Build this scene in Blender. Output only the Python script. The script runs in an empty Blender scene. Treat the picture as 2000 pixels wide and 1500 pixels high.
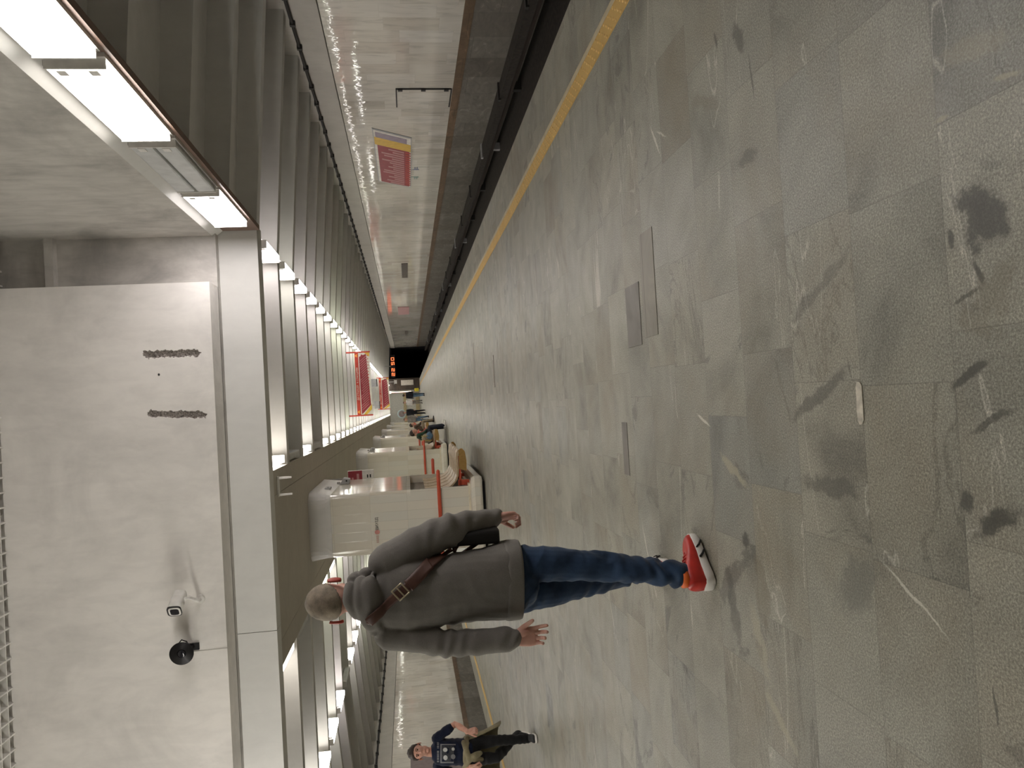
import bpy, bmesh, math, random
from mathutils import Vector as V, Matrix as M, noise as mnoise
from mathutils.bvhtree import BVHTree
random.seed(5)
S = bpy.context.scene
C = S.collection

# ------------------------------------------------------------------ camera (photo was stored on its side)
CAM = V((0, 0, 1.3)); F_PX = 1500.0
PSI, TH, ROLL = 0.0223, 0.13593, 0.055
FWD = V((math.sin(PSI)*math.cos(TH), math.cos(PSI)*math.cos(TH), -math.sin(TH)))
R0 = V((math.cos(PSI), -math.sin(PSI), 0)); D0 = FWD.cross(R0)
RU = math.cos(ROLL)*R0 + math.sin(ROLL)*D0
DV = -math.sin(ROLL)*R0 + math.cos(ROLL)*D0
cd = bpy.data.cameras.new('camera'); cam = bpy.data.objects.new('camera', cd); C.objects.link(cam)
cd.sensor_width = 36; cd.lens = 36*F_PX/2000; cd.clip_start = .05; cd.clip_end = 400
mw = M.Identity(4)
for i in range(3):
    mw[i][0] = DV[i]; mw[i][1] = RU[i]; mw[i][2] = -FWD[i]; mw[i][3] = CAM[i]
cam.matrix_world = mw
S.camera = cam
def pt(x, y, Y):            # a point of the place seen at photo position (x, y), at distance Y down the platform
    d = FWD*F_PX + RU*(750-y) + DV*(x-1000)
    return CAM + d*(Y/d.y)
def fl(x, y, z=0.0):
    d = FWD*F_PX + RU*(750-y) + DV*(x-1000)
    return CAM + d*((z-CAM.z)/d.z)

# ------------------------------------------------------------------ world, exposure
w = bpy.data.worlds.new('world'); S.world = w; w.use_nodes = True
w.node_tree.nodes['Background'].inputs[0].default_value = (0.02, 0.02, 0.02, 1)
w.node_tree.nodes['Background'].inputs[1].default_value = 0.0
S.view_settings.view_transform = 'Standard'; S.view_settings.look = 'None'
S.view_settings.gamma = 1; S.view_settings.exposure = 0.32
S.view_settings.use_curve_mapping = False
S.cycles.use_denoising = True
S.cycles.max_bounces = 8; S.cycles.diffuse_bounces = 6
S.cycles.use_light_tree = True
LAMP = 18.0

# ------------------------------------------------------------------ material helpers
class NT:
    def __init__(s, name, rough=.6, spec=.4):
        s.m = bpy.data.materials.new(name); s.m.use_nodes = True
        s.t = s.m.node_tree; s.b = s.t.nodes['Principled BSDF']
        s.b.inputs['Roughness'].default_value = rough
        s.b.inputs['Specular IOR Level'].default_value = spec
    def n(s, typ, ins=None, **kw):
        q = s.t.nodes.new(typ)
        for k, v in kw.items(): setattr(q, k, v)
        for k, v in (ins or {}).items():
            if isinstance(v, bpy.types.NodeSocket): s.t.links.new(v, q.inputs[k])
            else: q.inputs[k].default_value = v
        return q
    def math(s, op, a, b=None, c=None):
        q = s.n('ShaderNodeMath', {0: a}, operation=op)
        for i, v in ((1, b), (2, c)):
            if v is not None:
                if isinstance(v, bpy.types.NodeSocket): s.t.links.new(v, q.inputs[i])
                else: q.inputs[i].default_value = v
        return q.outputs[0]
    def pos(s): return s.n('ShaderNodeNewGeometry').outputs['Position']
    def objc(s): return s.n('ShaderNodeTexCoord').outputs['Object']
    def mapped(s, vec, scale): return s.n('ShaderNodeMapping', {'Vector': vec, 'Scale': scale}).outputs[0]
    def noise(s, vec, scale, detail=4, rough=.55, dist=0):
        return s.n('ShaderNodeTexNoise', {'Vector': vec, 'Scale': scale, 'Detail': detail, 'Roughness': rough, 'Distortion': dist})
    def ramp(s, fac, stops):
        q = s.n('ShaderNodeValToRGB', {'Fac': fac}); e = q.color_ramp.elements
        while len(e) > 1: e.remove(e[-1])
        for i, (p, c) in enumerate(stops):
            el = e[0] if i == 0 else e.new(p)
            el.position = p; el.color = (c[0], c[1], c[2], 1) if not isinstance(c, (int, float)) else (c, c, c, 1)
        return q.outputs[0]
    def mix(s, fac, a, b, mode='MIX'):
        q = s.n('ShaderNodeMix', data_type='RGBA', blend_type=mode)
        for k, v in ((0, fac), (6, a), (7, b)):
            if isinstance(v, bpy.types.NodeSocket): s.t.links.new(v, q.inputs[k])
            elif k == 0: q.inputs[0].default_value = v
            else: q.inputs[k].default_value = (v[0], v[1], v[2], 1)
        return q.outputs[2]
    def col(s, v):
        if isinstance(v, bpy.types.NodeSocket): s.t.links.new(v, s.b.inputs['Base Color'])
        else: s.b.inputs['Base Color'].default_value = (v[0], v[1], v[2], 1)
    def rough(s, v): s.t.links.new(v, s.b.inputs['Roughness'])
    def bump(s, h, st=.3, d=.01):
        q = s.n('ShaderNodeBump', {'Height': h, 'Strength': st, 'Distance': d}); s.t.links.new(q.outputs[0], s.b.inputs['Normal'])
def plain(name, c, rough=.5, metal=0, spec=.4, var=.12, scale=8, bump=0):
    k = NT(name, rough, spec); k.b.inputs['Metallic'].default_value = metal
    nz = k.noise(k.objc(), scale).outputs[0]
    f = k.ramp(nz, [(.3, [x*(1-var) for x in c]), (.7, [x*(1+var) for x in c])]); k.col(f)
    if bump: k.bump(nz, bump, .01)
    return k.m
def emit(name, c, st):
    m = bpy.data.materials.new(name); m.use_nodes = True; t = m.node_tree; t.nodes.clear()
    e = t.nodes.new('ShaderNodeEmission'); o = t.nodes.new('ShaderNodeOutputMaterial')
    e.inputs[0].default_value = (*c, 1); e.inputs[1].default_value = st
    t.links.new(e.outputs[0], o.inputs[0]); return m

def slab_nodes(k, vec, px, py, axis=(0, 1)):
    """staggered slabs: returns random value, random colour, joint distance"""
    sx = k.n('ShaderNodeSeparateXYZ', {0: vec}).outputs
    x, y = sx[axis[0]], sx[axis[1]]
    yy = k.math('DIVIDE', y, py); row = k.math('FLOOR', yy)
    wn = k.n('ShaderNodeTexWhiteNoise', {'W': row}, noise_dimensions='1D').outputs['Value']
    xx = k.math('ADD', k.math('DIVIDE', x, px), k.math('MULTIPLY', wn, 7.3)); colm = k.math('FLOOR', xx)
    cv = k.n('ShaderNodeCombineXYZ', {0: row, 1: colm}).outputs[0]
    r = k.n('ShaderNodeTexWhiteNoise', {'Vector': cv}, noise_dimensions='3D')
    fx = k.math('MULTIPLY', k.math('FRACT', xx), px); fy = k.math('MULTIPLY', k.math('FRACT', yy), py)
    return r.outputs['Value'], r.outputs['Color'], k.math('MINIMUM', fx, fy)

FLOOR_MARKS = [(1865, 395, 1965, 440, 50, .75, 'd'), (1850, 455, 1862, 480, 10, .7, 'd'), (1905, 500, 1920, 560, 7, .7, 'd'), (1920, 560, 1860, 600, 5, .6, 'd'),
    (1846, 769, 1937, 700, 10, .7, 'd'), (1880, 960, 1885, 990, 22, .7, 'd'), (1900, 1046, 1996, 998, 20, .75, 'd'), (1890, 850, 1990, 790, 8, .6, 'd'), (1537, 822, 1665, 716, 16, .5, 'd'), (1560, 942, 1700, 958, 20, .5, 'd'),
    (1640, 1180, 1715, 1100, 45, .5, 'g'), (1452, 1045, 1458, 1066, 16, .7, 'd'), (1418, 1090, 1450, 1290, 18, .45, 'd'), (1428, 50, 1456, 95, 16, .55, 'd'), (1460, 100, 1475, 200, 4, .5, 'd'), (1530, 650, 1670, 470, 13, .35, 'd'), (1480, 1090, 1500, 1230, 30, .4, 'b'),  # the dark strip beside the man's shoe is his shadow, painted in
    (1361, 807, 1390, 838, 3, .7, 'w'), (1400, 880, 1465, 955, 9, .55, 't'), (1713, 1084, 1868, 1265, 2, .6, 'w'), (1250, 1000, 1284, 1180, 2, .6, 'w'), (1190, 1165, 1202, 1240, 2, .55, 'w'), (1268, 243, 1292, 308, 3, .6, 'w'), (1280, 255, 1304, 268, 2, .5, 'w'),
    (1935, 155, 2000, 140, 7, .6, 't'), (1823, 240, 1852, 228, 5, .6, 't'), (1830, 120, 1990, 60, 28, .3, 't'), (1462, 1170, 1505, 1340, 22, .35, 't'), (1490, 1340, 1565, 1490, 12, .45, 't'), (1890, 640, 1990, 520, 50, .3, 'b'), (1935, 1330, 1955, 1430, 4, .6, 'd'),
    (1440, 320, 1480, 300, 14, .4, 'd'), (1395, 60, 1400, 100, 5, .6, 'd'), (1340, 190, 1420, 215, 14, .3, 'b')]
def mat_floor():
    k = NT('granite_slabs', .4, .5); p = k.pos()
    val, colr, jd = slab_nodes(k, k.n('ShaderNodeVectorMath', {0: p, 1: (0, -.14, 0)}, operation='ADD').outputs[0], .5, .385)
    off = k.n('ShaderNodeVectorMath', {0: p, 1: k.n('ShaderNodeVectorMath', {0: colr, 3: 30.0}, operation='SCALE').outputs[0]}, operation='ADD').outputs[0]
    base = k.ramp(val, [(0, (.278, .270, .222)), (.3, (.298, .288, .236)), (.5, (.262, .256, .215)), (.7, (.292, .278, .225)), (.85, (.26, .26, .228)), (.95, (.315, .302, .246)), (1, (.228, .22, .182))])
    big = k.noise(off, 1.1, 7, .62, 1.2).outputs[0]
    base = k.mix(.8, base, k.ramp(big, [(.28, .42), (.42, .84), (.56, 1.08), (.75, .66)]), 'MULTIPLY')
    sep = k.n('ShaderNodeSeparateColor', {0: colr}).outputs
    stain = k.ramp(k.noise(off, 2.1, 8, .68, .9).outputs[0], [(.58, 0), (.62, 1), (.75, 1)])
    base = k.mix(k.math('MULTIPLY', k.math('MULTIPLY', stain, k.math('GREATER_THAN', sep[0], .62)), .55), base, (.085, .085, .075))
    band = k.noise(k.mapped(off, (1.0, 3.0, 1)), .8, 6, .6, 2.0).outputs[0]
    vein = k.ramp(band, [(.485, 1), (.499, .55), (.505, .55), (.525, 1)])
    base = k.mix(k.math('MULTIPLY', k.math('GREATER_THAN', sep[1], .78), .7), base, vein, 'MULTIPLY')
    lv = k.ramp(k.noise(k.mapped(off, (.8, 4, 1)), .7, 3, .5, 1.6).outputs[0], [(.600, 0), (.606, 1), (.612, 0)])
    base = k.mix(k.math('MULTIPLY', k.math('MULTIPLY', lv, k.math('GREATER_THAN', sep[2], .5)), .65), base, (.58, .55, .48))
    base = k.mix(k.ramp(k.noise(off, .8, 5, .6, .5).outputs[0], [(.5, 0), (.68, .55)]), base, (.215, .18, .125))
    sp = k.noise(p, 165, 5, .8).outputs[0]
    base = k.mix(1.0, base, k.ramp(sp, [(.3, .5), (.5, 1.0), (.68, 1.65)]), 'MULTIPLY')
    sp2 = k.noise(p, 210, 1).outputs[0]
    base = k.mix(k.ramp(sp2, [(.74, 0), (.78, .55)]), base, (.5, .48, .43))
    wob = k.n('ShaderNodeVectorMath', {0: k.noise(p, 9, 5, .65).outputs['Color'], 1: (.5, .5, .5)}, operation='SUBTRACT').outputs[0]
    rag = k.math('SUBTRACT', k.noise(p, 17, 7, .7, .6).outputs[0], .47)
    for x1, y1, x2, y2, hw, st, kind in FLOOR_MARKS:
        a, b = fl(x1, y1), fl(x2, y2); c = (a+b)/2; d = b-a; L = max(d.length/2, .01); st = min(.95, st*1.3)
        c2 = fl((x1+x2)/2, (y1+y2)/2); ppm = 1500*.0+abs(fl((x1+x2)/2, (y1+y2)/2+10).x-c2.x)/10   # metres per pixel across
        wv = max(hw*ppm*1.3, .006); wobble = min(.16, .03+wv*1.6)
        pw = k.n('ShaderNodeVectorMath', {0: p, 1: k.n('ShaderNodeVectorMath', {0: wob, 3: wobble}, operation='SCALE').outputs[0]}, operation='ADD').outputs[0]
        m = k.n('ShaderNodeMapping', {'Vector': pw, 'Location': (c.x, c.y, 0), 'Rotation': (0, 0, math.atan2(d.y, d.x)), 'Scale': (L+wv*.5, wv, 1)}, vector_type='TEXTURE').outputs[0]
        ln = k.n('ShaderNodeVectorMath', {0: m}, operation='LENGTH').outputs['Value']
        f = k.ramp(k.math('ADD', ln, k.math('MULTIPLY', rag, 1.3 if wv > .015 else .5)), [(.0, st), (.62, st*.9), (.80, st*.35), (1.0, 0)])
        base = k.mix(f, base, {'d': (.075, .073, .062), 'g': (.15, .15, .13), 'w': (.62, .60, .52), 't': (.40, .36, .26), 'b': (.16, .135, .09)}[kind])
    base = k.mix(.75, base, k.ramp(sp, [(.3, .7), (.5, 1.0), (.68, 1.3)]), 'MULTIPLY')
    jm = k.ramp(jd, [(.0, .6), (.0015, .6), (.004, 0)])
    base = k.mix(jm, base, (.10, .095, .08))
    k.col(base)
    k.rough(k.ramp(k.noise(off, 6, 4).outputs[0], [(.3, .36), (.7, .5)]))
    k.bump(sp, .06, .004)
    return k.m
def mat_marble():
    k = NT('marble_slabs', .12, .55); p = k.pos()
    val, colr, jd = slab_nodes(k, p, .9, .42, (2, 1))
    off = k.n('ShaderNodeVectorMath', {0: p, 1: k.n('ShaderNodeVectorMath', {0: colr, 3: 20.0}, operation='SCALE').outputs[0]}, operation='ADD').outputs[0]
    base = k.ramp(val, [(0, (.66, .62, .55)), (.3, (.72, .69, .625)), (.6, (.63, .585, .51)), (.85, (.74, .71, .65)), (1, (.55, .50, .43))])
    st = k.noise(k.mapped(off, (1, 5, .9)), 1.6, 5, .6, .8).outputs[0]
    base = k.mix(.8, base, k.ramp(st, [(.3, .72), (.5, 1), (.7, 1.05)]), 'MULTIPLY')
    big = k.noise(k.mapped(p, (1, .35, .5)), 1, 3).outputs[0]
    base = k.mix(.7, base, k.ramp(big, [(.35, .75), (.6, 1.05)]), 'MULTIPLY')
    base = k.mix(k.ramp(jd, [(0, .35), (.002, .35), (.005, 0)]), base, (.3, .26, .2))
    k.col(base)
    k.bump(k.noise(k.mapped(p, (1, 1.2, .6)), 2.6, 3).outputs[0], .3, .02)
    k.rough(k.ramp(st, [(.3, .02), (.7, .06)]))
    return k.m
def mat_wallstone(name, a, b):
    k = NT(name, .45, .4); p = k.pos()
    val, colr, jd = slab_nodes(k, p, 1.0, .8, (2, 1))
    base = k.mix(val, a, b)
    nz = k.noise(k.mapped(p, (1, 1, 2.2)), 2.4, 6, .6, 1.5).outputs[0]
    base = k.mix(.8, base, k.ramp(nz, [(.3, .65), (.6, 1.1), (.68, 1.7), (.72, 1.1)]), 'MULTIPLY')
    base = k.mix(k.ramp(jd, [(0, .7), (.004, .7), (.008, 0)]), base, (.03, .027, .022))
    k.col(base); return k.m
def mat_plaster(name, c, dirt=.25, rough=.75, scale=1.0):
    k = NT(name, rough, .25); p = k.pos()
    a = k.noise(k.mapped(p, (1, 1, 1.0)), .9*scale, 6, .62, .6).outputs[0]
    b = k.noise(k.mapped(p, (3, 3, 1)), 2.2*scale, 5, .6, .5).outputs[0]
    base = k.mix(1, c, k.ramp(a, [(.32, 1-dirt), (.55, 1), (.75, 1.05)]), 'MULTIPLY')
    base = k.mix(.7, base, k.ramp(b, [(.3, 1-dirt*.7), (.6, 1.02)]), 'MULTIPLY')
    k.col(base); k.bump(b, .12, .01); return k.m
def mat_tile():
    k = NT('column_tile', .1, .6); g = k.pos()
    c = k.n('ShaderNodeSeparateXYZ', {0: g}).outputs
    u = k.math('DIVIDE', k.math('ADD', k.math('ADD', c[0], c[1]), 40.02), .162)
    v = k.math('DIVIDE', k.math('ADD', c[2], -.1), .655)
    iu, iv = k.math('FLOOR', u), k.math('FLOOR', v)
    r = k.n('ShaderNodeTexWhiteNoise', {'Vector': k.n('ShaderNodeCombineXYZ', {0: iu, 1: iv}).outputs[0]}, noise_dimensions='3D').outputs['Value']
    base = k.ramp(r, [(0, (.63, .585, .48)), (.5, (.70, .655, .55)), (1, (.66, .635, .55))])
    d = k.math('MINIMUM', k.math('MULTIPLY', k.math('FRACT', u), .162), k.math('MULTIPLY', k.math('FRACT', v), .655))
    base = k.mix(k.ramp(d, [(0, .5), (.002, .5), (.006, 0)]), base, (.36, .31, .24)); k.col(base)
    hb = k.math('MULTIPLY', r, .01)
    k.bump(k.ramp(d, [(0, 0), (.006, 1)]), .15, .004)
    return k.m
def mat_wood(name, a, b, rough=.35):
    k = NT(name, rough, .4); p = k.pos()
    nz = k.noise(k.mapped(p, (9, 1.2, 9)), 2.5, 5, .6, .6).outputs[0]
    k.col(k.ramp(nz, [(.3, a), (.7, b)])); return k.m
def mat_skin(name, c, red):
    k = NT(name, .5, .35); p = k.objc()
    nz = k.noise(p, 22, 3).outputs[0]
    k.col(k.ramp(nz, [(.3, red), (.7, c)]))
    k.b.inputs['Subsurface Weight'].default_value = .15
    k.b.inputs['Subsurface Radius'].default_value = (.02, .006, .003); k.b.inputs['Subsurface Scale'].default_value = .5
    return k.m
def mat_cloth(name, c, rough=.9, var=.18, fine=260, big=9, bump=.25):
    k = NT(name, rough, .15); p = k.pos()
    a = k.noise(p, big, 4).outputs[0]; b = k.noise(p, fine, 2).outputs[0]
    f = k.ramp(a, [(.3, [x*(1-var) for x in c]), (.7, [x*(1+var) for x in c])])
    k.col(k.mix(.6, f, k.ramp(b, [(.3, .75), (.7, 1.2)]), 'MULTIPLY'))
    k.bump(b, bump, .002)
    k.b.inputs['Sheen Weight'].default_value = .15
    return k.m

MT = {}
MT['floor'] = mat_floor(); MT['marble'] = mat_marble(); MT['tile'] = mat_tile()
MT['granite_low'] = mat_wallstone('dark_granite', (.13, .115, .095), (.19, .175, .15))
MT['brown_band'] = mat_wallstone('brown_band', (.13, .085, .05), (.17, .11, .065))
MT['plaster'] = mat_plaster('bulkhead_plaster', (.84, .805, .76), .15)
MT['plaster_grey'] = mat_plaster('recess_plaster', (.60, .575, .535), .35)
MT['fascia'] = mat_plaster('fascia_paint', (.69, .68, .645), .06, .5)
MT['fin'] = mat_plaster('beam_paint', (.60, .59, .555), .06, .6)
MT['fin_lightened'] = mat_plaster('beam_paint_lightened', (.80, .795, .78), .06, .6)  # beam paint in a lighter copy, brightness put into the colour over the tracks
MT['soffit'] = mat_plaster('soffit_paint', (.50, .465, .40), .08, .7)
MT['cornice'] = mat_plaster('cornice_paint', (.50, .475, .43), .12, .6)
MT['capital'] = mat_plaster('capital_plaster', (.64, .62, .58), .08, .4)
MT['cream'] = plain('cream_stone', (.66, .60, .46), .3)
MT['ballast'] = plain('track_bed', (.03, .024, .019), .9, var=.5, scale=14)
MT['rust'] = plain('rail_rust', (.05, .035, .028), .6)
MT['black'] = plain('black_paint', (.012, .011, .011), .55)
MT['dark'] = plain('dark_rubber', (.03, .028, .026), .6)
MT['tunnel'] = plain('tunnel_dark', (.016, .018, .022), .9)
MT['darkbrown'] = mat_wallstone('dark_end_stone', (.055, .042, .034), (.085, .065, .05))
MT['endgrey'] = plain('hall_wall', (.62, .61, .56), .7)
MT['tan'] = plain('tan_band', (.55, .45, .26), .5)
MT['metal'] = plain('grey_metal', (.42, .41, .39), .4, .6)
MT['housing'] = plain('fixture_housing', (.55, .53, .50), .45)
MT['brownmetal'] = plain('brown_housing', (.20, .13, .10), .5)
MT['greyplastic'] = plain('grey_plastic', (.40, .40, .40), .5)
MT['whiteplastic'] = plain('white_plastic', (.75, .73, .69), .4)
MT['unlit'] = plain('unlit_diffuser', (.52, .53, .52), .35)
MT['yellow'] = plain('tactile_yellow', (.60, .39, .125), .55, var=.08, scale=5)
MT['yellow_edge'] = plain('tactile_edge', (.52, .45, .31), .6)
MT['red_rail'] = plain('red_enamel', (.55, .085, .04), .3, spec=.5)
MT['wood'] = mat_wood('bench_wood', (.36, .27, .16), (.50, .39, .26))
MT['wood_end'] = mat_wood('bench_end_wood', (.28, .165, .045), (.36, .22, .07))
MT['wood_dark'] = mat_wood('niche_wood', (.12, .095, .07), (.17, .135, .10), .5)
MT['raw'] = plain('raw_cement', (.33, .295, .27), .95, var=.55, scale=55, bump=.8)
MT['sign_red'] = plain('sign_red', (.52, .06, .04), .4); MT['sign_maroon'] = plain('sign_maroon', (.30, .035, .05), .4)
MT['sign_pink'] = plain('sign_pink', (.52, .27, .27), .4); MT['sign_white'] = plain('sign_white', (.74, .70, .64), .4)
MT['sign_yellow'] = plain('sign_yellow', (.72, .46, .07), .4); MT['sign_orange'] = plain('sign_orange', (.85, .33, .05), .4)
MT['sign_blue'] = plain('sign_blue', (.16, .18, .30), .4); MT['sign_green'] = plain('sign_green', (.16, .27, .24), .4)
MT['sign_purple'] = plain('sign_purple', (.32, .26, .33), .4)
MT['hatch'] = plain('hatch_metal', (.24, .215, .18), .45, .3)
MT['patch'] = mat_wallstone('patch_slab', (.25, .23, .19), (.27, .25, .21))
MT['patch_dark'] = mat_wallstone('patch_dark', (.175, .16, .145), (.19, .175, .155))
MT['patch_white'] = plain('white_stone_fill', (.55, .51, .42), .6, var=.3, scale=40)
MT['digits'] = emit('orange_digits', (1, .16, .05), 2.2)
MT['lit_panel'] = emit('lit_panel', (1, .86, .68), 1.6)
FAR_LAMP = 9.5
TUBES = [emit('tube_warm', (1, .94, .88), LAMP), emit('tube_green', (.97, .99, .84), LAMP), emit('tube_neutral', (1, .96, .915), LAMP), emit('tube_pink', (1, .94, .94), LAMP)]
TUBES += [emit('tube_warm_far', (1, .93, .86), FAR_LAMP), emit('tube_green_far', (.97, .99, .82), FAR_LAMP), emit('tube_neutral_far', (1, .955, .905), FAR_LAMP), emit('tube_pink_far', (1, .92, .93), FAR_LAMP)]
MT['glass_dark'] = plain('dark_glass', (.01, .01, .014), .08, spec=.7)

# ------------------------------------------------------------------ geometry helpers
def box(bm, a, b):
    x0, y0, z0 = a; x1, y1, z1 = b
    v = [bm.verts.new(p) for p in ((x0,y0,z0),(x1,y0,z0),(x1,y1,z0),(x0,y1,z0),(x0,y0,z1),(x1,y0,z1),(x1,y1,z1),(x0,y1,z1))]
    for f in ((0,3,2,1),(4,5,6,7),(0,1,5,4),(1,2,6,5),(2,3,7,6),(3,0,4,7)): bm.faces.new([v[i] for i in f])
    return v
def prism(bm, poly, off):
    a = [bm.verts.new(V(p)) for p in poly]; b = [bm.verts.new(V(p)+V(off)) for p in poly]; n = len(a)
    try:
        bm.faces.new(a[::-1]); bm.faces.new(b)
    except ValueError: pass
    for i in range(n): bm.faces.new((a[i], a[(i+1) % n], b[(i+1) % n], b[i]))
def loft(bm, st, n=16, cap=True, power=2.0):
    rings = []
    for c, a, b in st:
        r = []
        for i in range(n):
            t = 2*math.pi*i/n; ca, sa = math.cos(t), math.sin(t)
            if power != 2.0:
                ca = math.copysign(abs(ca)**(2/power), ca); sa = math.copysign(abs(sa)**(2/power), sa)
            r.append(bm.verts.new(V(c)+V(a)*ca+V(b)*sa))
        rings.append(r)
    for q, r in zip(rings, rings[1:]):
        for i in range(n): bm.faces.new((q[i], q[(i+1) % n], r[(i+1) % n], r[i]))
    if cap: bm.faces.new(rings[0][::-1]); bm.faces.new(rings[-1])
    return rings
def tube(bm, path, rad, n=12, flat=1.0, ref=None, ends=True):
    path = [V(p) for p in path]; st = []
    for i, p in enumerate(path):
        t = (path[min(i+1, len(path)-1)]-path[max(i-1, 0)]).normalized()
        rf = V(ref) if ref is not None else (V((0, 1, 0)) if abs(t.y) < .8 else V((1, 0, 0)))
        a = (rf-t*rf.dot(t)).normalized(); b = t.cross(a)
        r = rad[i] if isinstance(rad, (list, tuple)) else rad
        st.append((p, a*r*flat, b*r))
    if ends:   # rounded ends
        t0 = (path[0]-path[1]).normalized(); t1 = (path[-1]-path[-2]).normalized()
        def capd(s, t):
            c, a, b = s; r = min(a.length, b.length)
            return [(c+t*r*.9, a*.25, b*.25), (c+t*r*.6, a*.72, b*.72)]
        e0 = capd(st[0], t0); e1 = capd(st[-1], t1)
        st = e0+st+e1[::-1]
    loft(bm, st, n)
def ell(bm, c, ax, rad, seg=18, rings=12):
    c = V(c); ax = [V(a) for a in ax]; rows = []
    for j in range(1, rings):
        ph = math.pi*j/rings
        rows.append([bm.verts.new(c+ax[0]*rad[0]*math.sin(ph)*math.cos(2*math.pi*i/seg)+ax[1]*rad[1]*math.sin(ph)*math.sin(2*math.pi*i/seg)+ax[2]*rad[2]*math.cos(ph)) for i in range(seg)])
    tp = bm.verts.new(c+ax[2]*rad[2]); bt = bm.verts.new(c-ax[2]*rad[2])
    for q, r in zip(rows, rows[1:]):
        for i in range(seg): bm.faces.new((q[i], r[i], r[(i+1) % seg], q[(i+1) % seg]))
    for i in range(seg):
        bm.faces.new((tp, rows[0][i], rows[0][(i+1) % seg])); bm.faces.new((bt, rows[-1][(i+1) % seg], rows[-1][i]))
XYZ = (V((1,0,0)), V((0,1,0)), V((0,0,1)))
def rrect(x0, x1, y0, y1, r, z, n=5):
    out = []
    for cx, cy, a0 in ((x1-r, y1-r, 0), (x0+r, y1-r, 90), (x0+r, y0+r, 180), (x1-r, y0+r, 270)):
        for i in range(n+1):
            a = math.radians(a0+90*i/n); out.append((cx+r*math.cos(a), cy+r*math.sin(a), z))
    return out
def stack(bm, polys):
    rows = [[bm.verts.new(p) for p in q] for q in polys]; n = len(rows[0])
    for q, r in zip(rows, rows[1:]):
        for i in range(n): bm.faces.new((q[i], q[(i+1) % n], r[(i+1) % n], r[i]))
    bm.faces.new(rows[0][::-1]); bm.faces.new(rows[-1])
def obj(name, bm, m, parent=None, smooth=False, loc=None, bevel=0):
    bmesh.ops.recalc_face_normals(bm, faces=bm.faces)
    me = bpy.data.meshes.new(name); bm.to_mesh(me); bm.free()
    for q in (m if isinstance(m, (list, tuple)) else [m]): me.materials.append(q)
    if smooth:
        for p in me.polygons: p.use_smooth = True
    o = bpy.data.objects.new(name, me); C.objects.link(o)
    if parent is not None: o.parent = parent
    if loc is not None: o.location = loc
    if bevel:
        b = o.modifiers.new('bevel', 'BEVEL'); b.width = bevel; b.segments = 2; b.limit_method = 'ANGLE'
    return o
def bx(name, a, b, m, parent=None, bevel=0):
    bm = bmesh.new(); box(bm, a, b); return obj(name, bm, m, parent, bevel=bevel)
def tag(o, label, cat, group=None, kind=None):
    o['label'] = label; o['category'] = cat
    if group: o['group'] = group
    if kind: o['kind'] = kind
    return o
def thing(name, label, cat, loc=(0, 0, 0), rz=0, group=None):
    o = bpy.data.objects.new(name, None); C.objects.link(o); o.location = loc; o.rotation_euler = (0, 0, rz); o.empty_display_size = .1
    return tag(o, label, cat, group)
def struct(o): o['kind'] = 'structure'; return o
KIDS = {}
def dup(root, kids, loc, label, group=None, mats=None):
    r = root.copy(); C.objects.link(r); r.location = loc; r['label'] = label
    if group: r['group'] = group
    out = []
    for k in kids:
        c = k.copy(); C.objects.link(c); c.parent = r; out.append(c)
    return r, out
ORD = ['first', 'second', 'third', 'fourth', 'fifth', 'sixth', 'seventh', 'eighth', 'ninth', 'tenth']

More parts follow.
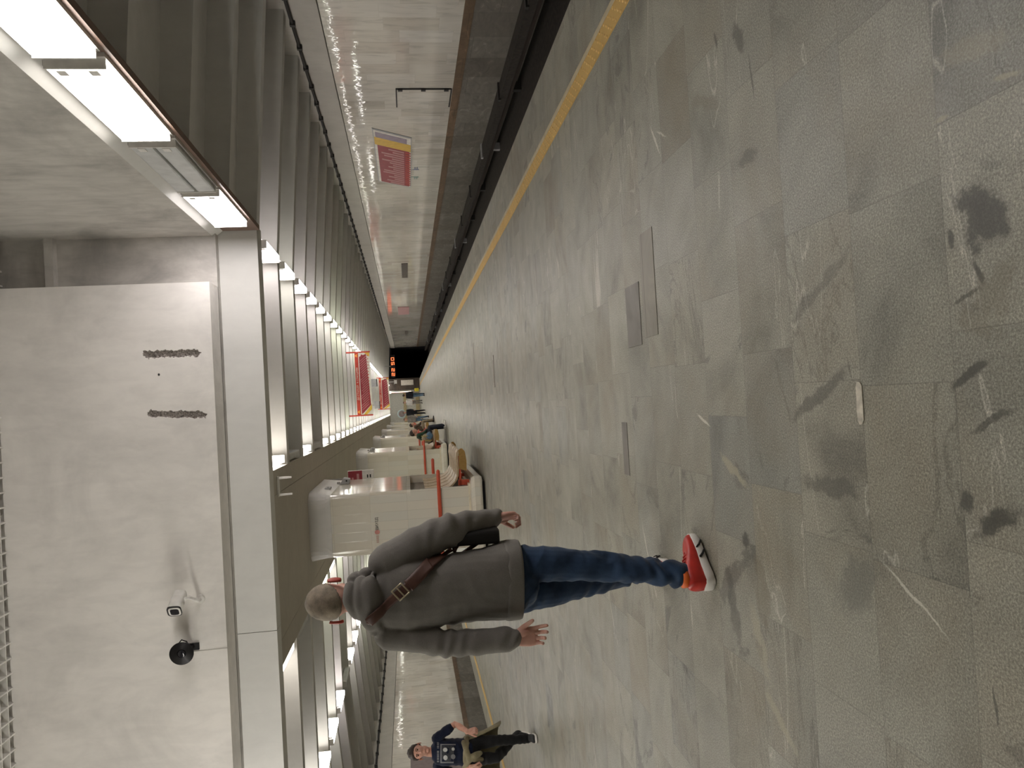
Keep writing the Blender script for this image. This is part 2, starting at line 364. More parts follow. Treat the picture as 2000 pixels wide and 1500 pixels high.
# ------------------------------------------------------------------ the station shell
XC = -2.05                      # middle of the island platform
XE, XW = 2.82, 6.2              # platform edge, opposite track wall (right side); left side mirrored
Y0, Y1 = -9.0, 80.0
PITCH = 1.575; FIN0 = 10.34; NF = 45
def mir(x): return 2*XC-x
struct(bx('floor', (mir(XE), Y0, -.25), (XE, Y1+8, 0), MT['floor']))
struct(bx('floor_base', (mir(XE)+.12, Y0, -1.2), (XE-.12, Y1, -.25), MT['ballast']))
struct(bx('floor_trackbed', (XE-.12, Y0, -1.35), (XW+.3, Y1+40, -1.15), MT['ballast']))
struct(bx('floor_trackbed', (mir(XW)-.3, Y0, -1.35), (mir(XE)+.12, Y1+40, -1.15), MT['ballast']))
for side, sx in (('right', 1), ('left', -1)):
    def X(x): return x if sx > 0 else mir(x)
    def sb(name, xa, xb, z0, z1, m, ya=Y0, yb=Y1):
        return struct(bx(name, (min(X(xa), X(xb)), ya, z0), (max(X(xa), X(xb)), yb, z1), m))
    sb('wall_'+side, XW, XW+.3, -1.15, -.07, MT['granite_low'])
    sb('baseboard_'+side, XW-.015, XW+.3, -.07, .09, MT['brown_band'])
    sb('wall_'+side+'_marble', XW, XW+.3, .09, 2.325, MT['marble'])
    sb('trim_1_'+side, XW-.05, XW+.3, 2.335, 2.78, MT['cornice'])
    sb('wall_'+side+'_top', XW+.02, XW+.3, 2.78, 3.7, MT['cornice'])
    # sloping ceiling over the track
    bm = bmesh.new(); prism(bm, [(X(2.46), Y0, 3.42), (X(XW+.3), Y0, 3.16), (X(XW+.3), Y0, 3.4), (X(2.46), Y0, 3.75)], (0, Y1-Y0, 0)); struct(obj('ceiling_'+side, bm, MT['fin_lightened']))
    # fixed board carrying the near lamps, ledge above it, upper wall of the high hall
    bm = bmesh.new(); prism(bm, [(X(2.415), Y0, 3.09), (X(2.475), Y0, 3.09), (X(2.475), Y0, 3.66), (X(2.415), Y0, 3.56)], (0, 10.3-Y0, 0)); struct(obj('trim_2_'+side, bm, MT['brownmetal']))
    bm = bmesh.new(); prism(bm, [(X(2.415), Y0, 3.55), (X(2.33), Y0, 3.66), (X(2.6), Y0, 3.75), (X(2.475), Y0, 3.6)], (0, 10.3-Y0, 0)); struct(obj('trim_3_'+side, bm, MT['fascia']))
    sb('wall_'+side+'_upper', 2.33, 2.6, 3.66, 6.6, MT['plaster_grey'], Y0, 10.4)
struct(bx('wall_back', (mir(XW)-.3, Y0-.3, -1.3), (XW+.3, Y0, 6.8), MT['plaster_grey']))
struct(bx('ceiling_center', (mir(2.46), 10.5, 3.45), (2.46, Y1, 3.75), MT['fin']))
# transverse beams, bent down over both tracks
def fin_bm():
    bm = bmesh.new(); xs = [mir(XW+.02), mir(2.45), 2.45, XW+.02]; zb = [2.86, 3.15, 3.15, 2.86]; zt = [3.2, 3.46, 3.46, 3.2]
    prism(bm, [(x, 0, z) for x, z in zip(xs, zb)]+[(x, 0, z) for x, z in zip(xs[::-1], zt[::-1])], (0, .2, 0)); return bm
def half_fin_bm(s):
    bm = bmesh.new(); f = (lambda x: x) if s > 0 else mir
    prism(bm, [(f(2.48), 0, 3.15), (f(XW+.02), 0, 2.86), (f(XW+.02), 0, 3.2), (f(2.48), 0, 3.46)], (0, .2, 0)); return bm
fin = None
for k in range(1, NF):
    y = FIN0+.08+k*PITCH
    if fin is None: fin = struct(obj('ceiling_beam', fin_bm(), MT['fin'])); o = fin
    else: o = fin.copy(); C.objects.link(o)
    o.location = (0, y, 0)
for s in (1, -1):
    hf = None
    for k in range(0, 12):
        y = FIN0+.08-k*PITCH
        if hf is None: hf = struct(obj('ceiling_beam', half_fin_bm(s), MT['fin_lightened'])); o = hf
        else: o = hf.copy(); C.objects.link(o)
        o.location = (0, y, 0)
# central soffit carrying the columns (three strips with fine grooves)
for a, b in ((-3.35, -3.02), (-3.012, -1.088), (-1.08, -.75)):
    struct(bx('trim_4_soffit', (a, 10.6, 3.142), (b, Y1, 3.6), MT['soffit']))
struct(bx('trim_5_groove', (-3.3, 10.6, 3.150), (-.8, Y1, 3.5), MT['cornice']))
# fascia, bulkhead, recess, coffered ceiling of the high hall
FX0 = mir(2.48)
SEAM = -2.78
struct(bx('trim_6_fascia', (SEAM+.004, 10.32, 3.13), (2.48, 10.62, 3.62), MT['fascia']))
struct(bx('trim_6_fascia', (FX0, 10.32, 3.13), (SEAM-.004, 10.62, 3.62), MT['fascia']))
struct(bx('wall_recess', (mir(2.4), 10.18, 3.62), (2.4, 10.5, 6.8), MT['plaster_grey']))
struct(bx('trim_7_recess_ledge', (1.67, 10.06, 5.52), (2.33, 10.18, 5.62), MT['plaster_grey']))
def bulkhead():
    """thick plaster wall with two chiselled slots: a grid with fine cells round the slots"""
    def lin(a, b, n): return [a+(b-a)*i/n for i in range(n)]
    xs = lin(mir(1.67), -.08, 24)+lin(-.08, .22, 60)+lin(.22, .64, 6)+lin(.64, .98, 68)+lin(.98, 1.67, 8)+[1.67]
    zs = lin(3.62, 3.7, 2)+lin(3.7, 4.5, 170)+lin(4.5, 6.05, 8)+[6.05]
    yf = 9.75; bm = bmesh.new()
    def inside(x, z):
        for (xa, za, xb, zb) in ((.80, 3.765, .815, 4.425), (.055, 3.735, .10, 4.395)):
            t = (z-za)/(zb-za)
            if -.02 < t < 1.02:
                cx = xa+(xb-xa)*t; ww = .043+.018*mnoise.noise(V((x*14, z*9, xa*7)))+.012*mnoise.noise(V((x*60, z*45, 3)))
                d = math.hypot(x-cx, max(0, za-z+.04, z-zb+.04)*(.8+.5*mnoise.noise(V((x*50, 2, za)))))+.016*mnoise.noise(V((z*25, xa*11+(1 if x > cx else 5), 1)))
                if d < ww: return min(1, (ww-d)/.012)
        return 0
    g = []; dp = {}
    for j, z in enumerate(zs):
        row = []
        for i, x in enumerate(xs):
            q = inside(x, z); y = yf+q*(.03+.02*mnoise.noise(V((x*40, z*40, 0))))
            if q == 0: y += .004*mnoise.noise(V((x*1.3, z*1.3, 0)))
            v = bm.verts.new((x, y, z)); dp[v] = q; row.append(v)
        g.append(row)
    for j in range(len(zs)-1):
        for i in range(len(xs)-1):
            f = bm.faces.new((g[j][i], g[j][i+1], g[j+1][i+1], g[j+1][i]))
            f.material_index = 1 if sum(dp[v] > 0 for v in f.verts) >= 3 else 0
    o = obj('wall_bulkhead', bm, [MT['plaster'], MT['raw']]); 
    # body of the wall behind the face
    return struct(o)
bulkhead()
bm = bmesh.new()
for f in (((mir(1.67), 9.75, 3.62), (1.67, 9.75, 3.62), (1.67, 10.2, 3.62), (mir(1.67), 10.2, 3.62)), ((1.67, 9.75, 3.62), (1.67, 9.75, 6.05), (1.67, 10.2, 6.05), (1.67, 10.2, 3.62)), ((mir(1.67), 9.75, 3.62), (mir(1.67), 9.75, 6.05), (mir(1.67), 10.2, 6.05), (mir(1.67), 10.2, 3.62)), ((mir(1.67), 9.75, 6.05), (1.67, 9.75, 6.05), (1.67, 10.2, 6.05), (mir(1.67), 10.2, 6.05))):
    bm.faces.new([bm.verts.new(p) for p in f])
struct(obj('wall_bulkhead_sides', bm, MT['plaster']))
struct(bx('trim_8_seam', (SEAM-.003, 9.742, 3.615), (SEAM+.003, 9.756, 4.07), MT['plaster_grey']))
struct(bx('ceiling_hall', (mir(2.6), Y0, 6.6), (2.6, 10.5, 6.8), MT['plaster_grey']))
bm = bmesh.new(); gx = 1.9
while gx > mir(2.2):
    box(bm, (gx-.009, 5.5, 6.03), (gx+.009, 9.9, 6.14)); gx -= .175
gy = 9.8
while gy > 5.5:
    box(bm, (mir(2.33), gy-.009, 6.032), (2.33, gy+.009, 6.138)); gy -= .175
struct(obj('ceiling_grid', bm, MT['capital']))

# far end: tunnel mouths, end wall, escalator hall
for s in (1, -1):
    f = (lambda x: x) if s > 0 else mir
    xa, xb = sorted((f(XE-.1), f(XW+.3)))
    struct(bx('wall_tunnel_end', (xa, Y1+38, -1.3), (xb, Y1+38.3, 3.6), MT['tunnel']))
    struct(bx('ceiling_tunnel', (xa, Y1, 2.75), (xb, Y1+38, 3.6), MT['tunnel']))
    xa2, xb2 = sorted((f(XW), f(XW+.3))); struct(bx('wall_tunnel_side', (xa2, Y1, -1.3), (xb2, Y1+38, 2.8), MT['tunnel']))
    xa3, xb3 = sorted((f(XE-.3), f(XE))); struct(bx('wall_tunnel_inner', (xa3, Y1+.1, -1.3), (xb3, Y1+38, 2.8), MT['tunnel']))
struct(bx('wall_end_right', (1.75, Y1-.5, 0), (XE+.15, Y1, 3.5), MT['darkbrown']))
struct(bx('wall_end_left', (mir(XE), Y1-.5, 0), (-5.6, Y1, 3.5), MT['darkbrown']))
struct(bx('wall_end_hall', (-5.6, Y1+7, 0), (1.75, Y1+7.2, 3.8), MT['endgrey']))
struct(bx('wall_hall_side', (1.75, Y1, 0), (1.95, Y1+7.2, 3.8), MT['endgrey']))
struct(bx('ceiling_hall_far', (-5.6, Y1, 3.45), (1.95, Y1+7.2, 3.8), MT['endgrey']))
struct(bx('trim_9_band', (-5.6, Y1+6.9, 1.45), (1.75, Y1+7, 1.78), MT['tan']))
struct(bx('trim_9_base', (-5.6, Y1+6.8, 0), (1.75, Y1+7, .42), MT['tan']))
o = bx('end_notice_panel', (2.25, Y1-.56, .62), (2.78, Y1-.502, 1.88), MT['sign_white'], bevel=.01)
tag(o, 'white upright notice board on the dark end wall beside the tunnel mouth', 'notice board')
t = thing('lit_display', 'tall narrow lit white and red display post at the far end', 'display', (1.55, Y1-2, 0))
bx('screen', (-.04, -.35, .9), (.04, .35, 3.1), MT['lit_panel'], t); bx('stripe', (-.075, -.36, .9), (-.045, .36, 3.1), MT['sign_red'], t); bx('base', (-.08, -.4, 0), (.08, .4, .9), MT['metal'], t)

# ------------------------------------------------------------------ tactile strips, cables, third rail
t = thing('tactile_strip', 'yellow studded warning strip along the right platform edge', 'warning strip', (0, 0, 0))
bx('mat', (2.12, Y0, 0), (2.25, Y1-1, .006), MT['yellow'], t); bx('border', (2.25, Y0, 0), (2.29, Y1-1, .007), MT['yellow_edge'], t)
bm = bmesh.new(); k = 0; y = 2.2
while y < 26:
    for i in range(2):
        cx = 2.135+.064*i+(.032 if k % 2 else 0); r = .012
        a = [bm.verts.new((cx+r*math.cos(q*math.pi/3), y+r*math.sin(q*math.pi/3), .005)) for q in range(6)]
        b = [bm.verts.new((cx+r*.6*math.cos(q*math.pi/3), y+r*.6*math.sin(q*math.pi/3), .011)) for q in range(6)]
        for q in range(6): bm.faces.new((a[q], a[(q+1) % 6], b[(q+1) % 6], b[q]))
        bm.faces.new(b)
    y += .05; k += 1
o = obj('stud', bm, plain('tactile_stud', (.74, .50, .19), .5), t); o['kind'] = 'stuff'
t = thing('tactile_strip', 'yellow warning strip along the left platform edge, behind the person in the navy shirt', 'warning strip', (0, 0, 0))
bx('mat', (mir(2.25), Y0, 0), (mir(2.12), Y1-1, .006), MT['yellow'], t); bx('border', (mir(2.29), Y0, 0), (mir(2.25), Y1-1, .007), MT['yellow_edge'], t)
for s, side in ((1, 'right'), (-1, 'left')):
    bm = bmesh.new(); f = (lambda x: x) if s > 0 else mir
    pth = []; y = Y0+.2
    while y < Y1-.5:
        pth.append((f(6.11), y, 2.77+.018*mnoise.noise(V((y*.7, s*3, 0))))); y += .6
    tube(bm, pth, .028, 8)
    o = obj('wall_cable', bm, MT['dark'], smooth=True); tag(o, 'dark sagging cable run along the top of the %s track wall' % side, 'cable')
    bm = bmesh.new(); y = 1.0
    while y < 60:
        box(bm, (min(f(6.07), f(6.17)), y, 2.725), (max(f(6.07), f(6.17)), y+.07, 2.81)); y += .8
    obj('clip', bm, MT['dark'], o)['kind'] = 'stuff'
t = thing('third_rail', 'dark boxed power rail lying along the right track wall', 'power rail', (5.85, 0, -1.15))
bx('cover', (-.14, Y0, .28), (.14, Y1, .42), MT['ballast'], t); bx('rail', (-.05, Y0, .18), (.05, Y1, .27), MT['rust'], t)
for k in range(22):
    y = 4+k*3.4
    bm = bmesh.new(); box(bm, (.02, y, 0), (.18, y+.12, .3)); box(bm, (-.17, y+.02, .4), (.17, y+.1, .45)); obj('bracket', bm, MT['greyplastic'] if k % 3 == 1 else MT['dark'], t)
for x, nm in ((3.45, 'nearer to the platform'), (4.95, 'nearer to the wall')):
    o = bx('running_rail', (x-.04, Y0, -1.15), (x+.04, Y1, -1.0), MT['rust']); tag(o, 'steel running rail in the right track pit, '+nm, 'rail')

# ------------------------------------------------------------------ lamps
def lamp_parts(face, name_label, lit=True, L=1.36, H=.38, mi=0, D=.09, hs=.223):
    """vertical twin fixture seen from the platform; face = +1 looks to +x, -1 to -x; origin at its middle, on the mounting face"""
    t = thing('fluorescent_fixture', name_label, 'lamp')
    kids = []
    def k(name, a, b, m, bv=0):
        o = bx(name, (min(a[0]*face, b[0]*face), a[1], a[2]), (max(a[0]*face, b[0]*face), b[1], b[2]), m, t, bv); kids.append(o); return o
    hb = H/2+.01 if L > 1.2 else H*.22
    k('housing', (0, -L/2-.05, -hb), (.03, L/2+.05, hb), MT['housing'])
    if L > 1.2: k('added_baffle', (.03, -L/2, H/2+.001), (.068, L/2, H/2+.012), MT['housing'])  # added lip, keeps lamp light from overexposing the ledge above
    for z0, z1 in ((-H/2, -.008), (.008, H/2)):
        k('diffuser', (.03, -L/2, z0), (D, L/2, z1), TUBES[mi] if lit else MT['unlit'], .02)
        k('clip', (D, -L/2+.015, (z0+z1)/2-.03), (D+.007, -L/2+.09, (z0+z1)/2+.03), MT['whiteplastic'])
    if L < 1.2:
        for e in (-.4, .4): k('stem', (.0, e-.015, hb), (.02, e+.015, hs), MT['metal'])
    for e in (-1, 1): k('end_cap', (.03, e*(L/2+.001), -H/2), (D+.004, e*(L/2+.016), H/2), MT['whiteplastic'])
    return t, kids
def place_lamp(t, loc): t.location = loc
protos = {}
def lamp(face, lit, mi, loc, label, group=None, L=1.36, H=.38, D=.09, hs=.223):
    key = (face, lit, mi, L, hs)
    if key not in protos:
        t, kids = lamp_parts(face, label, lit, L, H, mi, D, hs); protos[key] = (t, kids); t.location = loc
        if group: t['group'] = group
        return
    t, kids = protos[key]
    r, out = dup(t, kids, loc, label, group)
    if not group and 'group' in r: del r['group']
random.seed(11)
# near fixtures under the right and left side of the high hall
near_lab = ['lit twin fixture at the end of the near right row, touching the white fascia', 'unlit grey twin fixture in the near right row', 'lit twin fixture just before the unlit one in the near right row', 'lit twin fixture cut by the photo edge in the near right row']
for k in range(7):
    yc = 9.74-.72-k*1.53
    lit = k != 1
    if k < 5: lamp(-1, lit, (3, 0, 0, 2)[k % 4], (2.415, yc, 3.325), near_lab[k] if k < 4 else 'lit twin fixture of the near right row behind the viewer', None if k < 4 else 'near right fixtures')
    lamp(1, True, (2, 0, 1)[k % 3], (mir(2.415), yc, 3.325), 'lit twin fixture of the near left row under the high hall', 'near left fixtures')
rows = [(2.42, -1, 'right platform edge', ()), (-.75, 1, 'right flank of the column beam', (1, 3)), (-3.35, -1, 'left flank of the column beam', (1, 2)), (mir(2.42), 1, 'left platform edge', (5,))]
for x, face, nm, off in rows:
    for k in range(NF-1):
        lit = k not in off
        yc = FIN0+.08+.2+k*PITCH+.69
        z = 3.225 if abs(x-XC) > 2 else 3.30
        mi = 4+random.choice((0, 1, 2, 3, 2))
        st = 'lit' if lit else 'unlit grey'
        if k < 10: lamp(face, lit, mi, (x, yc, z), '%s twin fixture above the %s, %s past the fascia' % (st, nm, ORD[k]), None, 1.05, .27, .14, 3.448-z)
        else: lamp(face, lit, mi, (x, yc, z), 'small lit fixture far down the row above the '+nm, 'far lamps above the '+nm, 1.05, .27, .14, 3.448-z)

for k in range(3):  # unseen lamps, added to brighten the dark far hall
    lamp(-1, True, 6, (1.74, Y1+1.3+2*k, 3.2), 'added unseen fixture brightening the far escalator hall from its side wall', 'added escalator hall lamps', 1.05, .27, .14, .2)
    lamp(1, True, 6, (-5.59, Y1+1.3+2*k, 3.2), 'added unseen fixture brightening the far escalator hall from its side wall', 'added escalator hall lamps', 1.05, .27, .14, .2)
struct(bx('wall_hall_left', (-5.8, Y1, 0), (-5.6, Y1+7.2, 3.8), MT['endgrey']))
# ------------------------------------------------------------------ columns with benches
def column_parts(t):
    y1 = 3.0
    bm = bmesh.new(); stack(bm, [rrect(-.555, .555, 0, y1, .1, z) for z in (1.34, 2.76)]); obj('shaft', bm, MT['tile'], t)
    bm = bmesh.new(); box(bm, (-.555, 0, .3), (.555, .1, 1.34)); box(bm, (-.555, y1-.1, .3), (.555, y1, 1.34)); obj('niche_wall', bm, MT['tile'], t)
    bx('niche_panel', (-.40, .1, .3), (.40, y1-.1, 1.34), MT['wood_dark'], t)
    bm = bmesh.new(); stack(bm, [rrect(-.555, .555, 0, y1, .1, 2.762), rrect(-.57, .57, -.015, y1+.015, .2, 2.85), rrect(-.6, .6, -.03, y1+.03, .28, 3.0), rrect(-.62, .62, -.05, y1+.05, .3, 3.148)]); obj('capital', bm, MT['capital'], t)
    bm = bmesh.new(); stack(bm, [rrect(-.60, .60, -.05, y1+.05, .06, .262), rrect(-.60, .60, -.05, y1+.05, .06, .30)]); obj('ledge', bm, MT['cream'], t)
    bm = bmesh.new(); stack(bm, [rrect(-.72, .72, -.17, y1+.17, .1, .055), rrect(-.74, .74, -.19, y1+.19, .12, .09), rrect(-.74, .74, -.19, y1+.19, .12, .19), rrect(-.70, .70, -.15, y1+.15, .12, .25), rrect(-.62, .62, -.07, y1+.07, .1, .262)]); obj('plinth', bm, MT['tile'], t, smooth=False)
    bm = bmesh.new(); stack(bm, [rrect(-.62, .62, -.06, y1+.06, .1, 0), rrect(-.62, .62, -.06, y1+.06, .1, .056)]); obj('recessed_foot', bm, MT['black'], t)
    for yy in (-.035, y1+.035):
        bm = bmesh.new(); tube(bm, [(-.86, yy, .83), (-.3, yy, .83), (.3, yy, .83), (.86, yy, .83)], .034, 14); obj('handrail', bm, MT['red_rail'], t, True)
    return list(t.children)
clabel = ['white tiled column nearest to the walking man, with a round-edged plinth', 'second white tiled column from the walking man, beside the seated people', 'third white tiled column, behind the seated people', 'fourth white tiled column down the platform', 'fifth white tiled column down the platform', 'far last white tiled column by the escalator hall']
cp = thing('tiled_column', clabel[0], 'column', (XC, 14.0, 0)); ck = column_parts(cp)
for i in range(1, 6):
    dup(cp, ck, (XC, 14.0+12.6*i, 0), clabel[i])
def bench_parts(t):
    prof = [(.485, 1.07), (.475, 1.0), (.485, .88), (.515, .74), (.565, .61), (.64, .53), (.74, .485), (.87, .475), (1.02, .485), (1.16, .47), (1.21, .44)]
    n = 5; L = 2.76/n
    for i in range(n):
        bm = bmesh.new(); y0 = .12+i*L+.035; y1 = .12+(i+1)*L-.035; up = []; dn = []
        for q, (x, z) in enumerate(prof):
            xa, za = prof[max(0, q-1)]; xb, zb = prof[min(len(prof)-1, q+1)]
            t_ = V((xb-xa, zb-za)).normalized(); nx, nz = -t_.y, t_.x
            if nz < 0 and q > 4: nx, nz = -nx, -nz
            up.append((x+.0, z+.0)); dn.append((x-.05*abs(nx) if q < 5 else x, z-.036 if q >= 5 else z-.01))
        poly = [(x, y0, z) for x, z in up]+[(x, y0, z) for x, z in dn[::-1]]
        prism(bm, poly, (0, y1-y0, 0)); obj('seat_slat', bm, MT['wood'], t)
    for y in (.13, 2.82):
        bm = bmesh.new(); prism(bm, [(.82, y, .30), (.86, y, .435), (1.20, y, .43), (1.235, y, .40), (1.235, y, .36), (1.18, y, .315), (1.0, y, .29)], (0, .045, 0)); obj('end_board', bm, MT['wood_end'], t, bevel=.008)
    for y in (.18, 1.5, 2.75):
        bx('support', (.56, y, .262), (.66, y+.05, .46), MT['red_rail'], t); 
        bx('bearer', (.56, y, .40), (1.1, y+.05, .44), MT['red_rail'], t)
    return list(t.children)
bl = ['wooden slatted bench built into the side of the nearest tiled column', 'wooden bench on the second column with people sitting on it', 'wooden bench on the third column, partly hidden by seated people', 'far wooden bench on the fourth tiled column']
bp = thing('column_bench', bl[0], 'bench', (XC, 14.0, 0)); bk = bench_parts(bp)
for i in range(1, 4): dup(bp, bk, (XC, 14.0+12.6*i, 0), bl[i])
# small things on the columns and soffit
def col_speaker(y, label, x=XC+.555, z=2.66, s=1):
    t = thing('column_speaker', label, 'loudspeaker', (x, y, z))
    bm = bmesh.new(); prism(bm, [(0, -.13*s, -.09*s), (.10*s, -.13*s, -.11*s), (.13*s, -.13*s, .02*s), (.0, -.13*s, .1*s)], (0, .26*s, 0)); obj('body', bm, MT['greyplastic'], t, bevel=.015)
    bm = bmesh.new(); loft(bm, [(V((.07*s, -.131*s, -.04*s)), V((.018*s, 0, 0)), V((0, 0, .018*s))), (V((.07*s, -.137*s, -.04*s)), V((.018*s, 0, 0)), V((0, 0, .018*s)))], 12); obj('lens', bm, MT['black'], t)
    bx('bracket', (-.0, -.05, .1*s), (.05, .05, .16*s), MT['metal'], t)
col_speaker(16.1, 'small grey speaker box near the top of the nearest column')
col_speaker(28.0, 'small grey speaker box near the top of the second column')
col_speaker(40.5, 'small dark speaker box on the third column')
t = thing('column_vent', 'small slanted grey plate above the speaker on the nearest column', 'plate', (XC+.57, 15.1, 2.9)); bx('plate', (0, -.16, -.05), (.03, .16, .05), MT['greyplastic'], t); bx('screw', (.03, -.02, -.01), (.036, .02, .01), MT['dark'], t)
t = thing('exit_sign', 'hanging maroon and white exit sign past the nearest column', 'sign', (-1.50, 17.25, 2.13))
bx('board', (-.17, 0, 0), (.17, .06, .56), MT['whiteplastic'], t, .006); bx('maroon_field', (-.165, -.004, .25), (.165, 0, .555), MT['sign_maroon'], t)
def text(txt, size, m, parent, loc, rot=(math.pi/2, 0, 0), name='lettering', ext=.001, align='CENTER'):
    cu = bpy.data.curves.new(name, 'FONT'); cu.body = txt; cu.size = size; cu.align_x = align; cu.align_y = 'CENTER'; cu.extrude = ext
    tmp = bpy.data.objects.new(name, cu); C.objects.link(tmp)
    bpy.context.view_layer.update()
    me = bpy.data.meshes.new_from_object(tmp.evaluated_get(bpy.context.evaluated_depsgraph_get()))
    bpy.data.objects.remove(tmp); me.materials.clear(); me.materials.append(m)
    o = bpy.data.objects.new(name, me); C.objects.link(o); o.parent = parent; o.location = loc; o.rotation_euler = rot; return o
bm = bmesh.new()
for (x0, z0) in ((-.1, .12), (-.1, .06), (.0, .12), (.0, .06)): box(bm, (x0, -.006, z0), (x0+.07, 0, z0+.03))
obj('marking', bm, MT['dark'], t)
bm = bmesh.new(); box(bm, (-.12, -.008, .32), (.1, -.004, .37)); box(bm, (-.12, -.008, .44), (.02, -.004, .48)); obj('stripe', bm, MT['sign_pink'], t)
bx('hanger', (-.02, .02, .56), (.02, .04, 1.02), MT['metal'], t)
t = thing('column_notice', 'small black and red lettering on the front of the nearest column', 'notice', (-2.13, 13.998, 1.965))
text('ВИХІД', .07, MT['dark'], t, (.10, -.002, 0))
bm = bmesh.new(); loft(bm, [(V((-.05, -.003, 0)), V((.04, 0, 0)), V((0, 0, .046))), (V((-.05, 0, 0)), V((.04, 0, 0)), V((0, 0, .046)))], 20); obj('emblem', bm, plain('notice_red', (.55, .24, .2)), t)
bm = bmesh.new()
for q in range(4): box(bm, (-.24+.035*q, -.003, -.022), (-.214+.035*q, 0, .022))
obj('faded_lettering', bm, plain('notice_faded', (.50, .36, .29)), t)
t.location = (-2.15, 13.998, 1.965)
t = thing('ceiling_bracket', 'empty white bracket with two prongs under the column beam', 'bracket', (-.99, 10.95, 3.15))
bx('plate', (-.14, -.04, -.035), (.14, .06, 0), MT['whiteplastic'], t, .012)
for x in (-.115, .115):
    bm = bmesh.new(); prism(bm, [(x-.016, 0, -.035), (x+.016, 0, -.035), (x+.012, .03, -.2), (x-.012, .03, -.2)], (0, .025, 0)); obj('prong', bm, MT['whiteplastic'], t)

# ------------------------------------------------------------------ things on the bulkhead
t = thing('security_camera', 'white bullet camera on the plaster bulkhead above the walking man', 'camera', tuple(pt(392, 1170, 9.75)+V((0, .0, .1))))
fw = V((-.52, -.80, .02)).normalized(); rt = fw.cross(V((0, 0, 1))).normalized(); up = rt.cross(fw); c0 = pt(347, 1177, 9.42)-pt(392, 1170, 9.75)-V((0, 0, .1))
bm = bmesh.new()
def cstat(d, s, ct=c0): return (ct+fw*d, rt*.062*s, up*.068*s)
loft(bm, [cstat(-.15, .9), cstat(-.14, 1), cstat(.10, 1)], 20, power=4); obj('body', bm, MT['whiteplastic'], t, True)
bm = bmesh.new(); loft(bm, [cstat(-.05, 1.08, c0+up*.006), cstat(.135, 1.14, c0+up*.006)], 20, power=4); obj('hood', bm, MT['whiteplastic'], t, True)
bm = bmesh.new(); loft(bm, [cstat(.120, 1.17, c0+up*.006), cstat(.138, 1.17, c0+up*.006)], 20, power=4); obj('hood_rim', bm, MT['black'], t)
bm = bmesh.new(); loft(bm, [cstat(.134, 1.0), cstat(.142, .98)], 20, power=4); obj('bezel', bm, MT['whiteplastic'], t)
bm = bmesh.new(); loft(bm, [cstat(.141, .72), cstat(.146, .7)], 20, power=4); obj('lens_glass', bm, MT['glass_dark'], t)
bm = bmesh.new(); tube(bm, [c0-up*.07-fw*.05, c0-up*.11-fw*.04+V((.01, .05, 0)), V((.0, -.08, -.09)), V((.0, 0, -.1))], .022, 10); obj('arm', bm, MT['whiteplastic'], t, True)
bm = bmesh.new(); loft(bm, [(V((.0, 0, -.1)), V((.055, 0, 0)), V((0, 0, .055))), (V((.0, -.025, -.1)), V((.05, 0, 0)), V((0, 0, .05)))], 18); obj('mount', bm, MT['whiteplastic'], t)
t = thing('horn_speaker', 'round black horn speaker on the plaster bulkhead left of the camera', 'loudspeaker', tuple(pt(378, 1262, 9.75)+V((-.06, 0, .06))))
hf = V((-.10, -1, -.05)).normalized(); hr = hf.cross(V((0, 0, 1))).normalized(); hu = hr.cross(hf); hc = pt(355, 1276, 9.45)-pt(378, 1262, 9.75)-V((-.06, 0, .06))
bm = bmesh.new(); loft(bm, [(hc-hf*.2, hr*.05, hu*.05), (hc-hf*.1, hr*.07, hu*.07), (hc-hf*.03, hr*.115, hu*.115), (hc, hr*.133, hu*.133), (hc+hf*.012, hr*.135, hu*.135)], 32); obj('horn', bm, MT['black'], t, True)
bm = bmesh.new(); loft(bm, [(hc+hf*.0125, hr*.05, hu*.05), (hc+hf*.02, hr*.035, hu*.035)], 20); obj('cone', bm, MT['glass_dark'], t, True)
bm = bmesh.new(); tube(bm, [hc-hf*.18, V((.05, -.07, -.05)), V((.06, 0, -.06))], .028, 10); box(bm, (.02, -.03, -.13), (.1, 0, .02)); obj('bracket', bm, MT['black'], t)
bm = bmesh.new(); tube(bm, [V((.06, -.03, -.02)), V((.14, -.06, .0)), V((.17, -.08, .05)), V((.12, -.14, .09)), V((.06, -.2, .06))], .008, 8); obj('lead', bm, MT['black'], t, True)
bm = bmesh.new(); ell(bm, (.565, 9.752, 4.255), XYZ, (.016, .008, .013), 10, 6); tag(obj('plug_hole', bm, MT['black']), 'small dark plug hole between the two chiselled slots in the bulkhead', 'hole')

